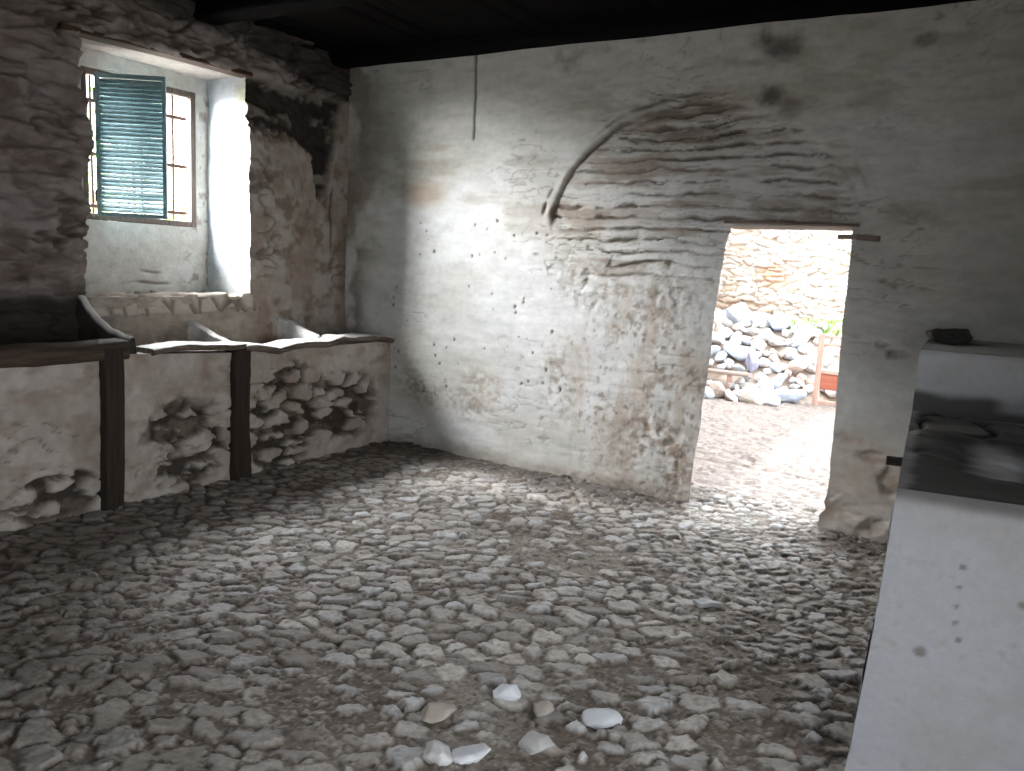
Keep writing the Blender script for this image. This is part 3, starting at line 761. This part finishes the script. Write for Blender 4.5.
# front face (flares slightly at the foot, rolls over at the top)
XY = lerp2(FA, FB, T); Zg = -.05 + S * 1.05
fl = (1 - S) ** 1.5
U = T * 1.3
c, sp = wcol(U, Zg, 501)
rnd = np.clip((S - .94) / .06, 0, 1)
hn = .006 * fbm(U * 4, Zg * 4, 502, 3) - .003 * sp
X_ = XY[..., 0] - .055 * fl * (1 - T); Y_ = XY[..., 1] - .02 * fl - hn + .03 * rnd ** 2
rim = sst(.955, .99, S + .012 * fbm(U * 7, S * 0, 503, 3))
c = mixc(c, (.11, .10, .095), rim * .85)
for (a, b, q) in ((.13, .52, .018), (.20, .80, .010), (.20, .74, .009), (.20, .68, .009), (.36, .72, .014), (.22, .58, .008), (.205, .63, .007)):
    mk = 1 - sst(.6, 1.2, np.hypot(U - a, Zg - b) / q + .3 * fbm(U * 50, Zg * 50, 504, 2)); c = mixc(c, (.13, .115, .105), mk * .8)
Ff = (np.stack([X_, Y_, Zg], -1), c)
# top
s2 = np.linspace(0, 1, 190); T2, S2 = np.meshgrid(t, s2, indexing='ij')
A = FA[None, None] * (1 - S2[..., None]) + BA[None, None] * S2[..., None]; B = FB[None, None] * (1 - S2[..., None]) + BB[None, None] * S2[..., None]
XY = A * (1 - T2[..., None]) + B * T2[..., None]
XY[..., 1] += .03 * (1 - S2) ** 8
U, V = XY[..., 0], XY[..., 1]
wave = .016 * fbm(U * 2.5, V * 5, 511, 4) + .008 * fbm(U * 8, V * 12, 512, 3)
crk = sst(.75, .95, ridge(U * 1.6, V * 3.4, 513)) * .020
Zt = 1.0 + (wave - crk) * np.minimum(np.minimum(S2 * 8, 1), 1) - .018 * spot(U, V, 5.10, -2.05, .15, .4, .7, 514, .3, 4)
c = mixc(flat(U.shape, (.058, .054, .051)), (.14, .132, .125), sst(-.1, .5, fbm(U * 3, V * 6, 515, 4)) * .8)
c = mixc(c, (.022, .020, .019), crk / .02 * .9)
c = mixc(c, (.42, .42, .43), spot(U, V, 5.09, -2.05, .115, .36, .6, 516, .35, 6) * .85)
c = mixc(c, (.55, .54, .53), (1 - sst(.01, .05, (U - A[..., 0]) + .02 * fbm(V * 8, V * 0, 517, 3))) * .35)
Tt = (np.stack([U, V, Zt], -1), c)
# left flank
s3 = np.linspace(0, 1, 120); u3 = np.linspace(0, 1, 90); S3, U3 = np.meshgrid(s3, u3, indexing='ij')
xy = FA[None, None] * (1 - S3[..., None]) + BA[None, None] * S3[..., None]
Zl = -.05 + U3 * 1.05
c, sp = wcol(S3 * 1.7, Zl, 521)
Xl = xy[..., 0] - .055 * (1 - U3) ** 1.5 * (1 - S3) + .010 * fbm(S3 * 8, Zl * 6, 522, 3) * (1 - np.abs(2 * U3 - 1) ** 6) + .012 * np.clip((U3 - .95) / .05, 0, 1)
Yl = xy[..., 1] - .02 * (1 - U3) ** 1.5 * (1 - S3) + .03 * np.clip((U3 - .94) / .06, 0, 1) ** 2 * (1 - S3) ** 8
Zl = np.where(U3 > .999, 1.0 + (Zt[0, np.clip((S3 * 189).astype(int), 0, 189)] - 1.0), Zl)
hgrid('hearth_body', [Ff, Tt, (np.stack([Xl, Yl, Zl], -1), c)])
# rear ledge: riser, top and flank
ZL = 1.30
s4 = np.linspace(0, 1, 60); T4, S4 = np.meshgrid(t, s4, indexing='ij')
XY = lerp2(BA, BB, T4); Zg = .94 + S4 * (ZL - .94); U = T4 * 1.42
c, sp = wcol(U, Zg, 531); c = c * 1.75
st = (1 - sst(1.08, 1.14, Zg + .03 * fbm(U * 6, Zg * 6, 532, 4))) * (1 - .6 * sst(.30, .40, U + .05 * fbm(U * 5, Zg * 9, 533, 2)) * sst(1.02, 1.06, Zg))
c = mixc(c, (.075, .07, .066), st * .92)
hn = .012 * fbm(U * 3, Zg * 5, 534, 3); rnd = np.clip((S4 - .92) / .08, 0, 1)
Rr = (np.stack([XY[..., 0], XY[..., 1] - hn + .02 * rnd ** 2, Zg], -1), c)
s5 = np.linspace(0, 1, 50); T5, S5 = np.meshgrid(t, s5, indexing='ij')
A = BA[None, None] * (1 - S5[..., None]) + CA[None, None] * S5[..., None]; B = BB[None, None] * (1 - S5[..., None]) + CB[None, None] * S5[..., None]
XY = A * (1 - T5[..., None]) + B * T5[..., None]
XY[..., 1] += (.02 - .012 * fbm(T5 * 1.42 * 3, T5 * 0 + 1.3 * 5, 534, 3)) * (1 - S5) ** 6
c = mixc(flat(T5.shape, (.42, .41, .395)), (.10, .09, .085), spot(XY[..., 0], XY[..., 1], 4.82, -.35, .2, .4, .6, 541, .4, 5) * .9)
c = mixc(c, (.05, .045, .042), (1 - sst(.0, .05, S5 + .02 * fbm(T5 * 20, S5, 542, 3))) * .7)
Lt = (np.stack([XY[..., 0], XY[..., 1], ZL + .010 * fbm(XY[..., 0] * 6, XY[..., 1] * 6, 543, 3) * np.minimum(S5 * 6, 1)], -1), c)
S6, U6 = np.meshgrid(np.linspace(0, 1, 80), np.linspace(0, 1, 90), indexing='ij')
xy = BA[None, None] * (1 - S6[..., None]) + CA[None, None] * S6[..., None]
Zl = -.05 + U6 * (ZL + .05); c, sp = wcol(S6 * 1.1 + 4, Zl, 551)
Lf = (np.stack([xy[..., 0] + .010 * fbm(S6 * 6, Zl * 6, 552, 3), xy[..., 1], Zl], -1), c)
hgrid('rear_ledge', [Rr, Lt, Lf])
# crumbled sooty lump of old masonry left standing on the ledge
def rock_bm(seed, sub=3, cuts=9, jag=.05):
    rs = random.Random(seed); bm = bmesh.new()
    bmesh.ops.create_icosphere(bm, subdivisions=sub, radius=1)
    pl = []
    for _ in range(cuts):
        d = Vector((rs.gauss(0, 1), rs.gauss(0, 1), rs.gauss(0, .9))).normalized(); pl.append((d, rs.uniform(.50, .82)))
    for v in bm.verts:
        for d, k in pl:
            q = v.co.dot(d)
            if q > k: v.co -= d * (q - k) * .94
        c = v.co
        v.co *= 1 + jag * (math.sin(c.x * 7 + seed) * math.sin(c.y * 6 + 2 * seed) + .6 * math.sin(c.z * 13 + c.x * 9 + seed))
    return bm
bm = rock_bm(88, 3, 10, .05); bmesh.ops.scale(bm, vec=(.12, .18, .065), verts=bm.verts)
bmesh.ops.translate(bm, vec=Vector((4.79, -.30, 1.335)) - Vector(he_o), verts=bm.verts)
M_soot = mat_flat('sooty_masonry', (.075, .07, .065), 14, .5, 40, .6, .95)
bm_obj('broken_masonry', bm, M_soot, hea)
bm = bmesh.new(); rough_bar(bm, Vector((4.80, -2.02, .93)) - Vector(he_o), Vector((4.725, -2.03, .93)) - Vector(he_o), .035, .035, seg=5, wob=.004, seed=77, sq=2.2)
bm_obj('stub', bm, M_soot, hea)

# wooden peg beside the doorway's head
peg = empty('wooden_peg', (4.22, -.02, 1.872))
tag(peg, 'short weathered wooden bar jutting from the top right corner of the doorway', 'wooden bar')
bm = bmesh.new(); rough_bar(bm, (-.125, .03, .002), (-.01, .03, .004), .05, .030, seg=8, wob=.002, seed=71, sq=6); bm_obj('grey_end', bm, M_bench, peg)
bm = bmesh.new(); rough_bar(bm, (-.012, .022, .003), (.115, .018, -.004), .062, .032, seg=8, wob=.003, seed=72, sq=6); bm_obj('brown_end', bm, M_peg, peg)

# ================================================================== LOOSE STONES ON THE FLOOR
def stone(name, loc, sc, rz, seed, col, tilt=(0, 0), sub=4):
    bm = rock_bm(seed, sub, 14, .03)
    for v in bm.verts:
        q = v.co; v.co = q * (1 + .028 * float(fbm(q.x * 3 + seed, q.y * 3 + q.z * 4, 700, 4)) + .02 * float(fbm(q.x * 9, q.z * 9 + q.y * 7, 701, 3)))
    bmesh.ops.scale(bm, vec=sc, verts=bm.verts)
    o = bm_obj(name, bm, M_stone, None, True)
    o.location = loc; o.rotation_euler = (tilt[0], tilt[1], rz); o.color = (*col, 1)
    return o
grey, white, tan = (.52, .51, .50), (.66, .67, .70), (.44, .39, .34)
def fh(x, y): return float(floor_h(np.array([[x]]), np.array([[y]]))[0][0, 0])
LS = [((3.665, -3.425), (.055, .050, .045), .4, 201, (.58, .57, .56), 'knobbly grey stone loose at the bottom edge, left of a flat pale slab'),
      ((3.740, -3.335), (.085, .060, .030), .9, 202, white, 'flat pale slab lying loose on the cobbles at the bottom edge'),
      ((3.648, -2.965), (.060, .045, .042), .5, 203, (.72, .73, .77), 'bluish-white wedge-shaped stone standing alone on the brown floor'),
      ((3.995, -2.890), (.075, .055, .036), .6, 204, white, 'large whitish rounded stone with flat top, right of the bluish-white wedge'),
      ((3.805, -2.965), (.040, .055, .034), .2, 205, tan, 'beige upright stone between the bluish-white wedge and the whitish rounded stone'),
      ((3.885, -3.170), (.080, .060, .030), .1, 206, grey, 'dull grey flat-faced stone below and left of the whitish rounded stone'),
      ((3.500, -3.215), (.080, .050, .035), .7, 207, tan, 'dusty tan lump half sunk in earth, up and left of the flat pale slab'),
      ((3.965, -1.660), (.085, .045, .026), .55, 208, white, 'pale bluish slab lying on the floor nearest the doorway threshold')]
for (p, s_, rz, sd, col, lab) in LS:
    o = stone('loose_stone', (p[0], p[1], fh(*p) + s_[2] * (.42 if p[1] < -2 else .75)), s_, rz, sd, col)
    tag(o, lab, 'stone')

# ================================================================== COURTYARD
# trodden ground outside, same setts
xs = nonuni(-14, 16, [(-1, 1.0), (.4, .1), (5.0, .022), (7, .2), (16, 1.0)])
ys = nonuni(.40, 16, [(5.6, .022), (8.4, .06), (16, .8)])
X, Y = np.meshgrid(xs, ys, indexing='ij')
H, Cc = floor_h(X, Y + .0)
Cc = mixc(Cc * .95, (.38, .325, .295), np.full(X.shape, .5))
ed = np.exp(-((Y - 1.35 - .05 * fbm(X * 3, Y, 601, 3)) / .03) ** 2); H = H - .02 * ed; Cc = mixc(Cc, (.2, .15, .12), ed * .7)  # dark line: the threshold's shadow put into the ground colour
fade = sst(.40, .47, Y)
g = [(np.stack([X, Y, H * 1.2 - .004], -1), Cc)]
g.append(rect((-30, -25, -.12), (60, 0, 0), (0, 25.45, 0), 12, 8, (.17, .16, .15)))
ground = struct(grid_obj('ground', g, M_floor))

# rubble mound body (earth under the stones)
def mound(x, y):
    f = sst(4.85, 6.9, y - .30 * (x - 2.2) * .9 - .15 * np.sin(x * 2.3))
    return .92 * f + .05 * fbm(np.asarray(x) * 2, np.asarray(y) * 2, 611, 3) * f
X, Y = np.meshgrid(np.linspace(-.62, 5.6, 130), np.linspace(4.4, 8.1, 90), indexing='ij')
Z = mound(X, Y) - .06
struct(grid_obj('earth_mound', [(np.stack([X, Y, Z], -1), mixc(flat(X.shape, (.40, .34, .29)), (.26, .2, .16), sst(0, .4, fbm(X * 4, Y * 4, 612, 3))))], M_yard))

# courtyard back wall of coursed rubble
def yard_wall(P0, L, Hh, ax, nrm, n, m, seed):
    T, S = np.meshgrid(np.linspace(0, L, n), np.linspace(0, Hh, m), indexing='ij')
    wy = T + .08 * fbm(T * 4, S * 4, seed, 4); wz = S + .05 * fbm(T * 3, S * 3, seed + 1, 3)
    f1, f2, cx, cy, dx, dy = worley(wy / .25 + .4 * np.floor(wz / .09), wz / .09, seed + 2, .9, .6)
    e = sst(.02, .26, f2 - f1); r = hsh(cx, cy, seed + 5); r2 = hsh(cx, cy, seed + 6)
    h = .06 * e * (.5 + r) + .02 * fbm(T * 8, S * 10, seed + 7, 3)
    c = flat(T.shape, (.60, .55, .50)) * (.80 + .4 * r)[..., None]
    c = mixc(c, (.60, .42, .31), (r2 > .76) * .6 * e); c = mixc(c, (.42, .34, .28), (1 - e) * sst(-.3, .4, fbm(T * 4, S * 6, seed + 11, 3)) * .6)
    if ax == 0:
        c = mixc(c, (.46, .27, .17), spot(T, S, 2.4, 1.72, .34, .30, .6, seed + 8, .4, 4) * .65)
        c = mixc(c, (.36, .25, .17), spot(T, S, 1.6, 1.25, .8, .14, .6, seed + 9, .4, 4) * .7)
    P = np.empty(T.shape + (3,)); P[..., 2] = P0[2] + S
    P[..., ax] = P0[ax] + T; P[..., 1 - ax] = P0[1 - ax] + nrm * h
    return (P, c)
YW = 8.1
g = [yard_wall((-.64, YW, -.1), 7.6, 3.6, 0, -1, 420, 190, 621), rect((-.64, YW, 3.5), (7.6, 0, 0), (0, .5, 0), 2, 2, (.5, .45, .4)), rect((-.64, YW + .5, -.1), (7.6, 0, 0), (0, 0, 3.6), 2, 2, oc)]
struct(grid_obj('wall_courtyard', g, M_yard))
g = [yard_wall((-.66, .43, -.1), 10.5, 8.4, 1, 1, 70, 50, 631), rect((-.66, .43, 8.3), (-.4, 0, 0), (0, 10.5, 0), 2, 2, oc), rect((-1.06, .43, -.1), (0, 10.5, 0), (0, 0, 8.4), 2, 2, oc)]
struct(grid_obj('wall_sun_block', g, M_yard))  # unseen tall wall added to keep the sun off the courtyard

# broken-stone heap: every stone an object, meshes shared between copies
protos = []
for k in range(10):
    bm = rock_bm(300 + k, 3, 13, .03)
    bmesh.ops.recalc_face_normals(bm, faces=bm.faces)
    me = bpy.data.meshes.new('rubble_stone'); bm.to_mesh(me); bm.free(); me.materials.append(M_stone); protos.append(me)
def rub(x, y, z, sc, rot, col, k):
    o = bpy.data.objects.new('rubble_stone', protos[k % 10]); COL.objects.link(o)
    o.location = (x, y, z); o.scale = sc; o.rotation_euler = rot; o.color = (*col, 1)
    return o
def surf(x, y): return float(mound(np.array([x]), np.array([y]))[0])
placed = []
def free(x, y, r):
    return all((x - a) ** 2 + (y - b) ** 2 > (.60 * (r + c)) ** 2 for a, b, c in placed)
special = [
 (1.66, 6.55, .27, (1.0, .8, .75), (.46, .52, .62), 'big blue-grey angular stone crowning the left side of the rubble heap'),
 (2.20, 6.60, .21, (1.25, .8, .6), (.33, .37, .45), 'dark blue-grey slanting slab on the heap crest right of the big blue-grey stone'),
 (2.36, 4.98, .24, (1.15, .8, .65), (.60, .57, .53), 'largest white boulder at the front foot of the rubble heap'),
 (2.16, 5.62, .17, (.7, .7, 1.0), (.36, .36, .47), 'purplish upright stone halfway up the heap, right of the plank bench'),
 (1.93, 4.97, .17, (1.1, .8, .7), (.50, .41, .36), 'pinkish-grey rock in front of the plank bench'),
 (2.78, 5.28, .19, (1.3, .8, .55), (.44, .50, .60), 'flat bluish slab at the heap foot beside the wooden frame'),
 (2.62, 4.92, .16, (1.0, .9, .8), (.55, .57, .62), 'small bluish stone loose on the ground right of the white boulder'),
 (1.95, 5.75, .19, (1.2, .8, .6), (.50, .56, .66), 'blue-tinted stone on the heap slope above the plank bench'),
]
for k, (x, y, r, s_, col, lab) in enumerate(special):
    o = rub(x, y, surf(x, y) + r * s_[2] * .45, tuple(r * q_ for q_ in s_), (.2 * math.sin(k), .25 * math.cos(k * 2), k * 1.3), col, k)
    tag(o, lab, 'stone'); placed.append((x, y, r))
rs = random.Random(21)
pal = [('pale grey', (.70, .69, .68)), ('bluish grey', (.56, .61, .69)), ('pinkish brown', (.58, .48, .42))]
tries = 0; count = 0
while count < 285 and tries < 14000:
    tries += 1
    x, y = rs.triangular(.7, 4.2, 2.3), rs.uniform(4.75, 7.5)
    z = surf(x, y)
    if z < .02: continue
    r = rs.choice((.07, .085, .10, .12, .145, .18)) * (1.0 if y < 6.6 else .9)
    if not free(x, y, r): continue
    if 1.28 - r < x < 2.30 + r and 5.05 - r < y < 5.33 + r and z + r > .27: continue          # room for the bench
    if 2.92 < x < 3.95 and 5.10 < y < 5.66 + r * .7: continue          # room for the frame
    cn, cc = pal[rs.choices((0, 1, 2), (.55, .27, .18))[0]]
    v = rs.uniform(.82, 1.12)
    o = rub(x, y, z + r * .22, (r * rs.uniform(.9, 1.35), r * rs.uniform(.75, 1.1), r * rs.uniform(.55, .85)), (rs.uniform(-.5, .5), rs.uniform(-.5, .5), rs.uniform(0, 6.3)), tuple(q_ * v for q_ in cc), rs.randrange(10))
    zone = 'lower slope' if z < .42 else 'upper slope'
    sz = 'small' if r < .11 else 'larger'
    tag(o, '%s %s rubble stone on the %s of the heap outside the doorway' % (sz, cn, zone), 'stone', '%s %s stones on the %s of the rubble heap' % (sz, cn, zone))
    placed.append((x, y, r)); count += 1

# low plank bench left
bn = tag(empty('plank_bench', (1.80, 5.20, 0)), 'low grey plank bench with short legs at the foot of the rubble heap', 'bench')
bm = bmesh.new(); rough_bar(bm, (-.48, 0, .335), (.46, 0, .325), .20, .045, seg=16, wob=.003, seed=81, sq=7); bm_obj('plank', bm, M_bench, bn)
for xq in (-.36, .20):
    bm = bmesh.new(); rough_bar(bm, (xq, -.03, -.02), (xq, -.03, .318), .06, .06, up=(1, 0, 0), seg=8, wob=.003, seed=82, sq=5); bm_obj('leg', bm, M_pinkwood, bn)
# wooden frame right
fr_ = tag(empty('timber_frame', (3.06, 5.42, 0), -.05), 'weathered pinkish wooden frame with red lower board standing before the rubble heap', 'frame')
for xq, hq in ((0, .93), (.78, .90)):
    bm = bmesh.new(); rough_bar(bm, (xq, 0, -.02), (xq, 0, hq), .075, .065, up=(0, 1, 0), seg=14, wob=.003, seed=85, sq=6); bm_obj('post', bm, M_pinkwood, fr_)
for zq in (.90, .80):
    bm = bmesh.new(); rough_bar(bm, (.02, .0, zq), (.76, .0, zq - .01), .035, .035, seg=12, wob=.002, seed=86, sq=5); bm_obj('top_rail', bm, M_pinkwood, fr_)
bm = bmesh.new(); rough_bar(bm, (.02, 0, .45), (.76, 0, .45), .05, .05, seg=12, wob=.002, seed=87, sq=5); bm_obj('mid_rail', bm, M_pinkwood, fr_)
bm = bmesh.new(); rough_bar(bm, (.03, 0, .325), (.75, 0, .325), .03, .20, seg=12, wob=.002, seed=88, sq=9); bm_obj('board', bm, M_redwood, fr_)
bm = bmesh.new(); rough_bar(bm, (.02, 0, .06), (.76, 0, .06), .04, .05, seg=12, wob=.002, seed=89, sq=5); bm_obj('bottom_rail', bm, M_pinkwood, fr_)

# grass on the heap
rs = np.random.RandomState(4)
vs, fs = [], []
for _ in range(1500):
    x, y = rs.normal(2.95, .28), rs.uniform(6.75, 7.6)
    if rs.rand() < .3: x = rs.normal(2.1, .35)
    z = surf(x, y) - .05; a = rs.uniform(0, 6.28); L = rs.uniform(.08, .22); w = .007
    dx, dy = math.cos(a), math.sin(a); b = len(vs)
    vs += [(x - dy * w, y + dx * w, z), (x + dy * w, y - dx * w, z), (x + dx * L * .3 + dy * w * .6, y + dy * L * .3 - dx * w * .6, z + L * .7), (x + dx * L * .3 - dy * w * .6, y + dy * L * .3 + dx * w * .6, z + L * .7), (x + dx * L * .7, y + dy * L * .7, z + L)]
    fs += [(b, b + 1, b + 2, b + 3), (b + 3, b + 2, b + 4)]
me = bpy.data.meshes.new('grass'); me.from_pydata(vs, [], fs)
M_grass = mat_flat('grass_green', (.26, .40, .10), 6, .3, 30, .1, .7)
gr = link('grass', me, M_grass, None, False); gr['kind'] = 'stuff'
tag(gr, 'pale green grass growing along the top of the rubble heap', 'grass')

# leafy shrub beyond the window
sh = tag(empty('shrub', (-3.0, .55, -.1)), 'green leafy shrub growing outside the barred window', 'shrub')
rs = np.random.RandomState(8); vs, fs = [], []
for _ in range(2200):
    c = [(0.25, .3, 2.5), (-.1, -1.05, 2.0), (.2, -.35, 1.75), (0, .1, 1.9), (.1, -.9, 2.85)][rs.randint(5)]
    p = np.array(c) + rs.normal(0, 1, 3) * np.array((.22, .20, .24))
    a, b_ = rs.normal(0, 1, 3), rs.normal(0, 1, 3); a /= np.linalg.norm(a); b_ -= a * a.dot(b_); b_ /= np.linalg.norm(b_)
    L, w = rs.uniform(.05, .09), .02; i = len(vs)
    vs += [tuple(p), tuple(p + a * L * .5 + b_ * w), tuple(p + a * L), tuple(p + a * L * .5 - b_ * w)]; fs.append((i, i + 1, i + 2, i + 3))
me = bpy.data.meshes.new('foliage'); me.from_pydata(vs, [], fs); link('foliage', me, M_leaf, sh, False)
bm = bmesh.new()
for q_ in ((0.25, .3, 2.5), (-.1, -1.05, 2.3), (.2, -.35, 1.9), (.1, -.9, 2.85)):
    rough_bar(bm, (0, 0, -.02), q_, .05, .05, up=(1, .3, 0), seg=12, wob=.02, seed=90, sq=2, sides=4)
bm_obj('stem', bm, M_bark, sh)

# ================================================================== LIGHT
w = bpy.data.worlds.new('overcast_sky'); SC.world = w; w.use_nodes = True
bg = w.node_tree.nodes['Background']; bg.inputs[0].default_value = (.90, .95, 1.0, 1); bg.inputs[1].default_value = 5.7

def sun(name, direction, e, ang, col):
    L = bpy.data.lights.new(name, 'SUN'); L.energy = e; L.angle = math.radians(ang); L.color = col
    o = bpy.data.objects.new(name, L); COL.objects.link(o)
    o.rotation_euler = Vector(direction).to_track_quat('-Z', 'Y').to_euler()
    o.location = (-6, -5, 6)
    return o
sun('hazy_sun', (.63, .73, -.47), 135, 61, (.94, .97, 1.0))
sun('floor_fill_sun', (.95, -.10, -.58), 47, 52, (.94, .97, 1.0))  # second sun added to brighten the middle of the floor

def portal(name, loc, direction, sx, sy):
    L = bpy.data.lights.new(name, 'AREA'); L.shape = 'RECTANGLE'; L.size = sx; L.size_y = sy; L.cycles.is_portal = True
    o = bpy.data.objects.new(name, L); COL.objects.link(o); o.location = loc
    o.rotation_euler = Vector(direction).to_track_quat('-Z', 'Y').to_euler()
portal('portal_doorway', (3.72, .44, .97), (0, -1, 0), 1.25, 1.96)
portal('portal_side_opening', (XR + .46, (EY0 + EY1) / 2, EZ1 / 2), (-1, 0, 0), EY1 - EY0 + .02, EZ1 + .05)
portal('portal_window', (xo - .01, (WY0 + WY1) / 2, (WZ0 + WZ1) / 2), (1, 0, 0), WY1 - WY0 + .04, WZ1 - WZ0 + .04)

# ================================================================== CAMERA
f_px, yaw, pitch, roll = 806.5, -.5473, .1488, .0519
c, s = math.cos(yaw), math.sin(yaw)
fwd = Vector((s * math.cos(pitch), c * math.cos(pitch), -math.sin(pitch))); rt = Vector((c, -s, 0)); upv = rt.cross(fwd)
r2 = rt * math.cos(roll) + upv * math.sin(roll); u2 = -rt * math.sin(roll) + upv * math.cos(roll)
cam = bpy.data.cameras.new('camera'); co = bpy.data.objects.new('camera', cam); COL.objects.link(co)
cam.sensor_fit = 'HORIZONTAL'; cam.sensor_width = 36; cam.lens = f_px / 1024 * 36; cam.clip_start = .05
mtx = Matrix((r2, u2, -fwd)).transposed().to_4x4(); mtx.translation = Vector((5.0648, -5.3797, 1.6)); co.matrix_world = mtx
SC.camera = co

vs_ = SC.view_settings
vs_.view_transform = 'Standard'; vs_.look = 'None'; vs_.gamma = 1; vs_.use_curve_mapping = False; vs_.exposure = 0.28
SC.cycles.max_bounces = 10; SC.cycles.diffuse_bounces = 6
